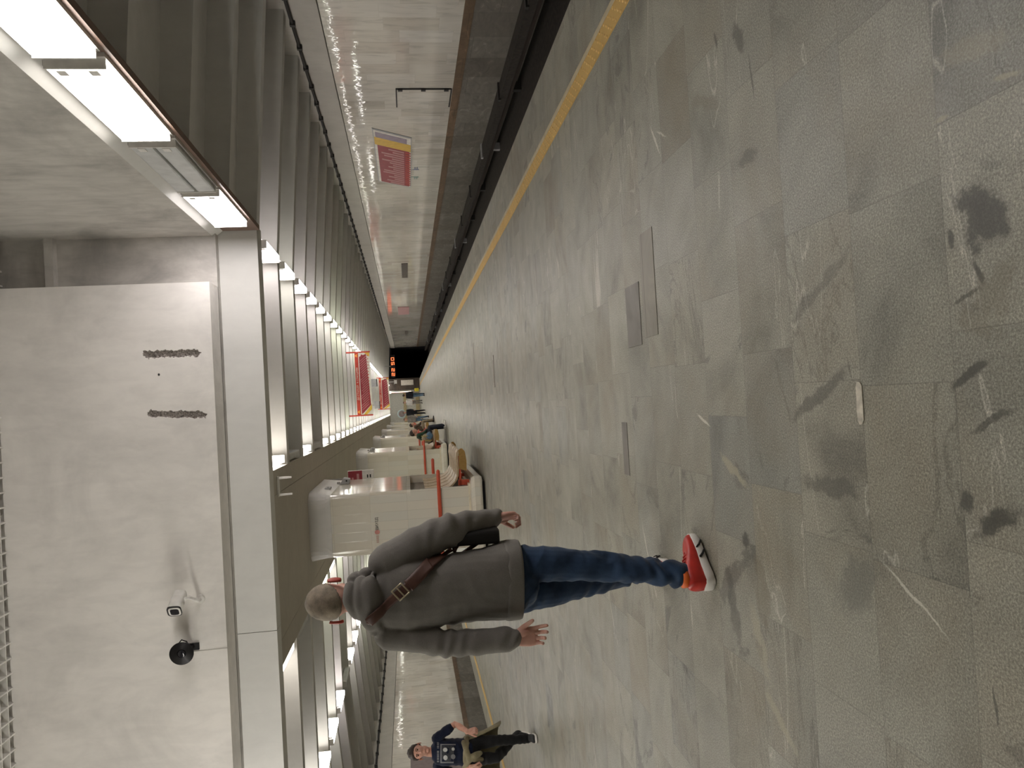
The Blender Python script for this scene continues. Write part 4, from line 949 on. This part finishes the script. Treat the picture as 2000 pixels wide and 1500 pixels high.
def hood(bm, base):
    nk = pt(693, 1168, 3.50)-base
    # collar roll round the neck, hood folds lying on the shoulders and upper back
    def ringp(a0, a1, n, R, Ry, z0, zs, dx=0):
        out = []
        for i in range(n+1):
            a = math.radians(a0+(a1-a0)*i/n)
            out.append(nk+V((math.sin(a)*R+dx, -math.cos(a)*Ry+.01, z0-zs*(1-math.cos(a))*.5-.028*max(0, -math.sin(a)))))
        return out
    tube(bm, ringp(-150, 150, 18, .082, .078, .018, .05), [.018]+[.027]*17+[.018], 12)
    tube(bm, ringp(-125, 120, 16, .105, .092, -.025, .06, -.008), [.014]+[.026]*15+[.014], 12)
    tube(bm, ringp(-112, 70, 12, .135, .108, -.068, .05, -.022), [.010]+[.024]*11+[.008], 12)
    ell(bm, nk+V((-.02, -.07, -.07)), ((1, 0, 0), (0, 1, 0), (0, 0, 1)), (.12, .045, .06), 20, 14)
    tube(bm, [nk+V((-.10, -.05, -.05)), nk+V((-.145, -.05, -.085)), nk+V((-.165, -.02, -.115)), nk+V((-.14, .04, -.12))], [.02, .026, .024, .012], 12)
    # hem band and cuffs
    for q, n_ in (('wrR', 'elR'), ('wrL', 'elL')):
        c = J[q]-base; d = (J[q]-J[n_]).normalized()
        tube(bm, [c-d*.075, c-d*.05, c-d*.02, c-d*.002], [.050, .049, .045, .041], 16)
    a, b, c = J['shR']-base, J['elR']-base, J['wrR']-base
    tube(bm, [a+V((0, 0, .0)), lerp(a, b, .5)+V((.008, 0, 0)), b+V((-.004, 0, .01)), lerp(b, c, .45)+V((-.004, 0, 0)), lerp(b, c, .85)], [.076, .078, .075, .066, .05], 18)
GREY = mat_cloth('hoodie_grey', (.20, .186, .168), .9, .12, 420, 7, .3)
DENIM = mat_cloth('denim_blue', (.026, .050, .098), .85, .35, 520, 11, .35)
RED = plain('shoe_red', (.55, .035, .025), .4, var=.15, scale=18); ORG = plain('shoe_orange', (.85, .17, .03), .6)
man, mb, mtop = figure('person', 'person in grey hooded jacket, blue jeans and red trainers walking away', J,
    dict(hem_drop=.03, skin=SKR, ear=mat_skin('ear_red', (.50, .10, .07), (.40, .06, .045)), bottom=DENIM, top=GREY, top_name='hooded_jacket', hair=HG, shoe=RED, sole=WHT), vox=.0058, hair=dict(front=.06, side=.004, back=-.078, th=.005, wild=.003),
    hands={'L': dict(dnt=((.10, -.12, -1), (.22, -1, .15), (1, .15, -.05)), curl=(.28, .42, .52, .56), spread=.10, thumb=(.75, .55, .35)), 'R': dict(dnt=((.03, .05, -1), (-.85, -.5, 0), (-.45, .85, 0)), curl=(.85, .9, .95, 1.0), thumb=(.8, .5, .5))},
    top_extra=hood, hip_w=.158, leg_r=.98, head_s=.99, bottom_disp=jean_disp, top_disp=man_disp, ears=1.25,
    shoes={'R': (V((-.868, 3.262, .003)), V((-.685, 3.475, .006))), 'L': (V((-.905, 3.83, .003)), V((-.955, 4.10, .006))), 'lining': ORG, 'trim': MT['black'], 'wide': .053, 'high': .118})
# hem band
pel = (J['hipL']+J['hipR'])/2-mb
hr_ = (J['hipR']-J['hipL']).normalized(); hf2 = V((-hr_.y, hr_.x, 0)).normalized()
bm = bmesh.new(); hz = pel+V((0, 0, -.012))
stt = [(hz+V((0, 0, z)), hr_*.158*w_, hf2*.128*w_) for z, w_ in ((-.012, 1.00), (-.012, 1.10), (.0, 1.125), (.045, 1.135), (.06, 1.115), (.062, 1.0))]
loft(bm, stt, 40, power=2.5); obj('hem_band', bm, GREY, man, True)
# cross strap with buckle: drawn over the jacket surface
dg = bpy.context.evaluated_depsgraph_get(); bvh = BVHTree.FromPolygons([v.co.copy() for v in mtop.data.vertices], [tuple(p.vertices) for p in mtop.data.polygons])
LEATHER = mat_wood('strap_leather', (.075, .032, .022), (.105, .048, .033), .5)
def on_back(x, y, off):
    q = pt(x, y, 3.5)-mb; o_ = CAM-mb; d = (q-o_).normalized(); hit = bvh.ray_cast(o_, d)
    if hit[0] is None: hit = bvh.find_nearest(q)[:2]
    n_ = hit[1]; 
    if n_.y > 0: n_ = -n_
    return hit[0]+n_*off
ctrl = [(720, 1214), (728, 1205), (740, 1194), (760, 1177), (785, 1156), (808, 1136), (830, 1114), (850, 1097), (868, 1083), (886, 1070)]
def path2(t):
    k = t*(len(ctrl)-1); i = min(int(k), len(ctrl)-2); a = k-i
    return ctrl[i][0]*(1-a)+ctrl[i+1][0]*a, ctrl[i][1]*(1-a)+ctrl[i+1][1]*a
def strap(bm, t0, t1, n, hw, off, th):
    rows = []
    for i in range(n+1):
        t = t0+(t1-t0)*i/n; x, y = path2(t); x2, y2 = path2(min(1, t+.02)); x1, y1 = path2(max(0, t-.02))
        dx, dy = x2-x1, y2-y1; l = math.hypot(dx, dy); nx, ny = -dy/l, dx/l
        r = [on_back(x+nx*hw*k, y+ny*hw*k, off) for k in (-1, -.5, 0, .5, 1)]
        m_ = sum(r, V())/5; r = [p.lerp(m_+(p-m_), 1) for p in r]
        rows.append(r)
    # even out the distance along the strap so it spans folds
    for _ in range(3):
        rows = [[(rows[max(0, i-1)][k]+rows[i][k]*2+rows[min(n, i+1)][k])/4 for k in range(5)] for i in range(n+1)]
    bo = V((0, -th, 0)); A = [[bm.verts.new(p+bo) for p in r] for r in rows]; B = [[bm.verts.new(p+V((0, .006, 0))) for p in r] for r in rows]
    for i in range(n):
        for k in range(4):
            bm.faces.new((A[i][k], A[i][k+1], A[i+1][k+1], A[i+1][k])); bm.faces.new((B[i][k], B[i+1][k], B[i+1][k+1], B[i][k+1]))
        for k in (0, 4): bm.faces.new((A[i][k], A[i+1][k], B[i+1][k], B[i][k]))
    for i in (0, n):
        for k in range(4): bm.faces.new((A[i][k], B[i][k], B[i][k+1], A[i][k+1]))
bag = thing('shoulder_bag', 'brown leather shoulder bag worn across the back of the walking person', 'bag', tuple(mb))
bm = bmesh.new(); strap(bm, 0, 1, 46, 8.5, .012, .004); obj('strap', bm, LEATHER, bag, True)
bm = bmesh.new(); strap(bm, .50, .74, 14, 11.5, .017, .004); obj('shoulder_pad', bm, LEATHER, bag, True)
# front half of the strap and the bag at the right hip
a0, a1 = on_back(722, 1211, .004), on_back(886, 1070, .01)
bm = bmesh.new(); ch = (J['shL']+J['shR'])/2-mb
tube(bm, [a0, a0+V((-.01, .06, .035)), ch+V((-.10, .11, .0)), ch+V((.0, .15, -.15)), ch+V((.12, .13, -.32)), pel+V((.19, .06, .12))], .010, 8, 1.8); tube(bm, [a1, a1+V((.02, .05, -.03)), pel+V((.185, .03, .10))], .010, 8, 1.6); obj('strap_front', bm, LEATHER, bag, True)
bm = bmesh.new(); bc = pel+V((.205, .07, .0)); stack(bm, [[(bc.x+px, bc.y+py, bc.z+z) for px, py, _ in rrect(-.032*w_, .032*w_, -.10*w_, .10*w_, .02, 0)] for z, w_ in ((.06, .9), (.07, 1), (.25, 1), (.27, .85))]); obj('pouch', bm, MT['black'], bag, True)
x, y = 785, 1156
c = on_back(x, y, .02); ex = (on_back(x+10, y-9, .02)-on_back(x-10, y+9, .02)).normalized(); ey = (on_back(x+9, y+10, .02)-on_back(x-9, y-10, .02)).normalized()
bm = bmesh.new()
for a, b in (((-1, -1), (1, -1)), ((1, -1), (1, 1)), ((1, 1), (-1, 1)), ((-1, 1), (-1, -1)), ((0, -1), (0, 1))):
    tube(bm, [c+ex*.027*a[0]+ey*.027*a[1], c+ex*.027*b[0]+ey*.027*b[1]], .0035, 8)
obj('buckle', bm, plain('brass_buckle', (.55, .48, .33), .3, .8), bag, True)

# --- the person in the navy shirt, at the lower edge of the photo
J = dict(head=pt(819, 1468, 9.25), shR=pt(852, 1443, 9.27), shL=pt(854, 1495, 9.27), elR=pt(889, 1414, 9.34), wrR=pt(914, 1429, 9.12), elL=pt(892, 1515, 9.32), wrL=pt(922, 1497, 9.08),
    hipR=pt(920, 1453, 9.28), hipL=pt(921, 1482, 9.28), knR=pt(972, 1446, 9.20), knL=pt(969, 1480, 9.18), anR=pt(1029, 1443, 9.27), anL=V((-4.19, 9.68, .16)),
    toeR=V((-3.99, 9.05, .035)), toeL=V((-4.16, 9.50, .035)), face=(.35, -1, -.03), chest_face=(.10, -1, 0), head_up=(-.06, -.05, 1))
NAVY = mat_cloth('shirt_navy', (.010, .014, .033), .9, .2, 260, 12, .2); BLK = mat_cloth('trousers_black', (.012, .012, .013), .85, .25, 260, 10, .2)
KHAKI = mat_cloth('jacket_khaki', (.235, .205, .125), .9, .2, 260, 12, .3)
fold = lambda p: .006*mnoise.noise(V((p.x*9, p.y*9, p.z*6)))+.003*math.sin(p.z*70+5*mnoise.noise(p*6))
lad, lb, ltop = figure('person', 'person in navy printed t-shirt with khaki jacket tied at the waist', J,
    dict(skin=SK, bottom=BLK, top=NAVY, top_name='t_shirt', hair=HD, shoe=BLK, sole=WHT), vox=.0055, sleeve='short', hip_w=.145, hair=dict(front=.062, side=-.01, back=-.08, th=.014, wild=.010), bottom_disp=fold, top_disp=fold, leg_r=.95, top_r=.97,
    hands={'R': dict(dnt=((.25, -.35, -1), (-.6, .6, -.3), (-.5, -.8, 0)), curl=(1.25, 1.3, 1.35, 1.4), thumb=(.8, .45, .6)), 'L': dict(dnt=((-.1, -.3, -1), (.7, .6, -.3), (.5, -.8, 0)), curl=(1.2, 1.3, 1.3, 1.4), thumb=(.8, .45, .6))},
    shoes={'R': (V((-4.075, 9.31, .003)), V((-3.99, 9.04, .003))), 'L': (V((-4.20, 9.72, .09)), V((-4.16, 9.47, .003)))})
lp = (J['hipL']+J['hipR'])/2-lb; hx = (J['hipL']-J['hipR']).normalized(); hy = V((-hx.y, hx.x, 0)).normalized(); hy = hy if hy.y < 0 else -hy
bm = bmesh.new(); wz = lp+V((0, 0, .06))
def wp(a, rx, ry, z): a = math.radians(a); return wz+hx*math.sin(a)*rx+hy*math.cos(a)*ry+V((0, 0, z))
tube(bm, [wp(a, .166, .140, .025*math.cos(math.radians(a*2))) for a in range(0, 361, 20)], .030, 10, ends=False)
tube(bm, [wp(-60, .17, .145, .03), wp(-30, .165, .155, .01), wp(0, .15, .165, -.02), wp(8, .15, .175, -.09), wp(12, .15, .175, -.17)], [.034, .034, .034, .036, .026], 10)
tube(bm, [wp(60, .17, .145, .03), wp(25, .165, .16, 0), wp(0, .15, .17, -.03), wp(-12, .15, .18, -.10), wp(-16, .15, .17, -.16)], [.034, .034, .034, .036, .028], 10)
ell(bm, wp(2, .15, .172, -.03), XYZ, (.05, .035, .045), 12, 8)
o = mobj('tied_jacket', remesh(bm, .008, 3), KHAKI, lad, lambda p: .006*mnoise.noise(p*14)); o['label'] = 'khaki jacket sleeves knotted in front'
def tail(a0, a1, rows, name):
    bm = bmesh.new(); n = 22; A = []; B = []
    for z, rx, ry in rows:
        ra, rb = [], []
        for i in range(n+1):
            a = a0+(a1-a0)*i/n; w_ = 1+.07*math.sin(a*.11+z*9)*(-z*2.2)
            p = wp(a, rx*w_, ry*w_, z+.02*math.sin(a*.07)*(-z*2)); q = wp(a, (rx-.012)*w_, (ry-.012)*w_, z+.02*math.sin(a*.07)*(-z*2)); ra.append(bm.verts.new(p)); rb.append(bm.verts.new(q))
        A.append(ra); B.append(rb)
    m_ = len(rows)
    for j in range(m_-1):
        for i in range(n):
            bm.faces.new((A[j][i], A[j][i+1], A[j+1][i+1], A[j+1][i])); bm.faces.new((B[j][i], B[j+1][i], B[j+1][i+1], B[j][i+1]))
        for i in (0, n): bm.faces.new((A[j][i], A[j+1][i], B[j+1][i], B[j][i]))
    for j in (0, m_-1):
        for i in range(n): bm.faces.new((A[j][i], A[j][i+1], B[j][i+1], B[j][i]))
    obj(name, bm, KHAKI, lad, True)
tail(-72, -290, [(.02, .165, .14), (-.08, .185, .155), (-.2, .225, .185), (-.32, .265, .21), (-.42, .30, .23)], 'jacket_tail')
lbv = BVHTree.FromPolygons([v.co.copy() for v in ltop.data.vertices], [tuple(p.vertices) for p in ltop.data.polygons])
def on_chest(x, y, off):
    o_ = CAM-lb; q = pt(x, y, 9.2)-lb; d = (q-o_).normalized(); h = lbv.ray_cast(o_, d)
    if h[0] is None: h = lbv.find_nearest(q)[:2]
    return h[0]-d*off
def decal(name, polys, m, off=.004, th=.003):
    bm = bmesh.new()
    for pl in polys:
        a = [bm.verts.new(on_chest(x, y, off)) for x, y in pl]; b = [bm.verts.new(on_chest(x, y, off-th)) for x, y in pl]; n = len(a)
        bm.faces.new(a); bm.faces.new(b[::-1])
        for i in range(n): bm.faces.new((a[i], b[i], b[(i+1) % n], a[(i+1) % n]))
    return obj(name, bm, m, lad)
PG = plain('print_grey', (.19, .19, .20), .7); PW = plain('print_white', (.55, .55, .54), .7); PD = plain('print_dark', (.045, .047, .055), .7)
def disc(cx, cy, r1, r2, n=14): return [(cx+r1*math.cos(2*math.pi*i/n), cy+r2*math.sin(2*math.pi*i/n)) for i in range(n)]
bars = []
yy = 1450.0
for wd in (3, 2.6, 3, 2.2, 0, 3, 2.4, 3, 2.6, 3, 2.2, 3):
    if wd: bars.append([(853.5, yy), (857.5, yy), (857.5, yy+wd*.78), (853.5, yy+wd*.78)])
    yy += 3.3
decal('shirt_print_line', bars[:4], PG); decal('shirt_print_line', bars[4:], PG)
fr = []
for (xa, ya, xb, yb) in ((860, 1455, 862.5, 1490), (860, 1453, 890, 1455.5), (860, 1488, 886, 1490.5)):
    nn = 6
    for i in range(nn):
        if xb-xa > yb-ya: x0_, x1_ = xa+(xb-xa)*i/nn, xa+(xb-xa)*(i+1)/nn; fr.append([(x0_, ya), (x1_, ya), (x1_, yb), (x0_, yb)])
        else: y0_, y1_ = ya+(yb-ya)*i/nn, ya+(yb-ya)*(i+1)/nn; fr.append([(xa, y0_), (xb, y0_), (xb, y1_), (xa, y1_)])
decal('shirt_print_frame', fr, PG)
decal('shirt_print_field', [[(863+8*i, 1457+8*k), (870.5+8*i, 1457+8*k), (870.5+8*i, 1464.5+8*k), (863+8*i, 1464.5+8*k)] for i in range(3) for k in range(4)], PD, .0035)
for dd in (disc(869.5, 1464.5, 4.5, 4.2), disc(870, 1480, 4.2, 5), disc(885, 1463, 3, 3.2)): decal('shirt_print_disc', [dd], PW, .006)
decal('shirt_print_disc', [disc(885, 1478, 4.5, 5)], PG, .006)

# --- people farther down the platform
def stand(x, y, yaw, H, stride=.0, swing=0, bend=0):
    s = H/1.75; c, n = math.cos(yaw), math.sin(yaw)   # yaw 0 faces +y
    def P(a, b, z): return V((x+(a*c-b*n)*s, y+(a*n+b*c)*s, z*s))
    return dict(head=P(0, .02+bend*.1, 1.62), shR=P(.18, bend*.06, 1.42), shL=P(-.18, bend*.06, 1.42), elR=P(.23, -.04-swing, 1.14), elL=P(-.23, -.04+swing, 1.14), wrR=P(.22, .10-swing*1.6, .90), wrL=P(-.22, .10+swing*1.8, .90),
        hipR=P(.085, 0, .90), hipL=P(-.085, 0, .90), knR=P(.085, .05+stride*.5, .49), knL=P(-.085, .05-stride*.35, .49), anR=P(.085, stride*.9, .09), anL=P(-.085, -stride, .10+abs(stride)*.15), toeR=P(.10, stride*.9+.17, .03), toeL=P(-.10, -stride+.17, .03),
        face=(-n, c, -.02), head_up=(0, 0, 1)), {'R': (P(.085, stride*.9-.07, .003), P(.10, stride*.9+.20, .003)), 'L': (P(-.085, -stride-.07, .003), P(-.10, -stride+.20, .003))}
def sit(x, y, yaw, H, z=.47, lean=0, fx=.0):
    s = H/1.75; c, n = math.cos(yaw), math.sin(yaw)
    def P(a, b, zz): return V((x+(a*c-b*n)*s, y+(a*n+b*c)*s, zz))
    return dict(head=P(0, .10+lean*.36, z+.72*s-lean*.12), shR=P(.18, .02+lean*.28, z+.53*s-lean*.08), shL=P(-.18, .02+lean*.28, z+.53*s-lean*.08), elR=P(.24, .14+lean*.2, z+.26*s), elL=P(-.24, .14+lean*.2, z+.26*s), wrR=P(.12, .36, z+.20*s), wrL=P(-.12, .36, z+.20*s),
        hipR=P(.09, .02, z+.09), hipL=P(-.09, .02, z+.09), knR=P(.11, .44, z+.06), knL=P(-.11, .44, z+.06), anR=P(.10+fx, .48, .09), anL=P(-.10+fx, .46, .09), toeR=P(.11+fx, .65, .03), toeL=P(-.11+fx, .63, .03), face=(-n, c, -.1), head_up=(0, 0, 1)), {'R': (P(.10+fx, .41, .003), P(.11+fx, .69, .003)), 'L': (P(-.10+fx, .39, .003), P(-.11+fx, .67, .003))}
def cl(name, c): return mat_cloth(name, c, .9, .2, 120, 8, .15)
C_BLK, C_JEAN, C_GRN, C_RED, C_BRN, C_GRY, C_WHT, C_TAN = cl('far_black', (.014, .014, .018)), cl('far_jeans', (.10, .16, .23)), cl('far_green', (.035, .07, .045)), cl('far_red', (.45, .03, .03)), cl('far_brown', (.10, .07, .05)), cl('far_grey', (.22, .20, .18)), cl('far_white', (.6, .58, .55)), cl('far_tan', (.30, .25, .18))
C_DK = cl('far_dark_denim', (.028, .032, .045))
def far(label, JS, top, bottom, hair, vox=.016, shoe_m=None, **kw):
    Jf, sh = JS
    return figure('person', label, Jf, dict(skin=SK, bottom=bottom, top=top, top_name='jacket', hair=hair, shoe=shoe_m or MT['black'], sole=shoe_m and WHT or MT['black']), vox=vox, hair=dict(front=.06, side=-.02, back=-.08, th=.014, wild=.006), shoes=sh, eyes=False, **kw)
far('distant person in black jacket and pale blue jeans beside the yellow bag', stand(.90, 59.2, .15, 1.68, .16, .05), C_BLK, C_JEAN, HD, .018)
far('distant person in black and white top with grey trousers', stand(.42, 70, 2.9, 1.72, .12, .06), C_WHT, C_GRY, HB, .02)
far('distant person all in black, standing near the round mirror', stand(-.42, 59.8, math.pi-.2, 1.72, .14, .05), C_BLK, C_BLK, HB, .018)
far('distant person in grey coat and blue jeans near the column row', stand(-.78, 50, 2.8, 1.62, .1, .04), C_GRY, C_JEAN, HB, .018)
far('person in brown jacket and red bag strap seated on the third column bench', sit(-1.2, 39.9, -1.35, 1.7, .51, .5), C_BRN, C_TAN, HD, .016)
far('seated person with dark hair and red jacket behind the one in green', sit(-1.2, 28.6, -1.45, 1.66, .51, .5), C_RED, C_DK, HD, .014, WHT)
far('seated person in green jacket and dark jeans leaning forward on the second bench', sit(-1.22, 27.45, -1.35, 1.74, .51, .55), C_GRN, C_DK, HD, .013, WHT)
t = thing('carrier_bag', 'bright yellow bag hanging beside a distant person in black', 'bag', (1.28, 59.2, .42))
bm = bmesh.new(); stack(bm, [[(px, py, z) for px, py, _ in rrect(-.13*w_, .13*w_, -.06*w_, .06*w_, .03, 0)] for z, w_ in ((0, .8), (.03, 1), (.30, .95), (.34, .7))]); obj('sack', bm, plain('bag_yellow', (.75, .65, .04), .5), t, True)
for yy in (-.04, .04):
    bm = bmesh.new(); tube(bm, [(-.07, yy, .33), (-.05, yy, .48), (-.02, 0, .55), (.03, yy, .48), (.07, yy, .33)], .008, 6); obj('handle', bm, MT['dark'], t, True)
t = thing('backpack', 'khaki backpack with blue denim on the second bench beside the green jacket', 'backpack', (-1.12, 26.95, .495))
bm = bmesh.new(); ell(bm, (0, 0, .2), XYZ, (.17, .13, .2), 16, 12); mobj('body', remesh(bm, .02, 2), C_TAN, t, lambda p: .02*mnoise.noise(p*9))
bm = bmesh.new(); ell(bm, (.08, -.1, .12), XYZ, (.14, .08, .12), 14, 10); mobj('pocket', remesh(bm, .02, 2), cl('denim_pale', (.10, .17, .26)), t, lambda p: .015*mnoise.noise(p*11))
for xx in (-.08, .08):
    bm = bmesh.new(); tube(bm, [(xx, .0, .40), (xx, -.12, .34), (xx, -.16, .2), (xx, -.1, .05)], .016, 8); obj('strap', bm, cl('strap_ochre', (.4, .3, .1)), t, True)
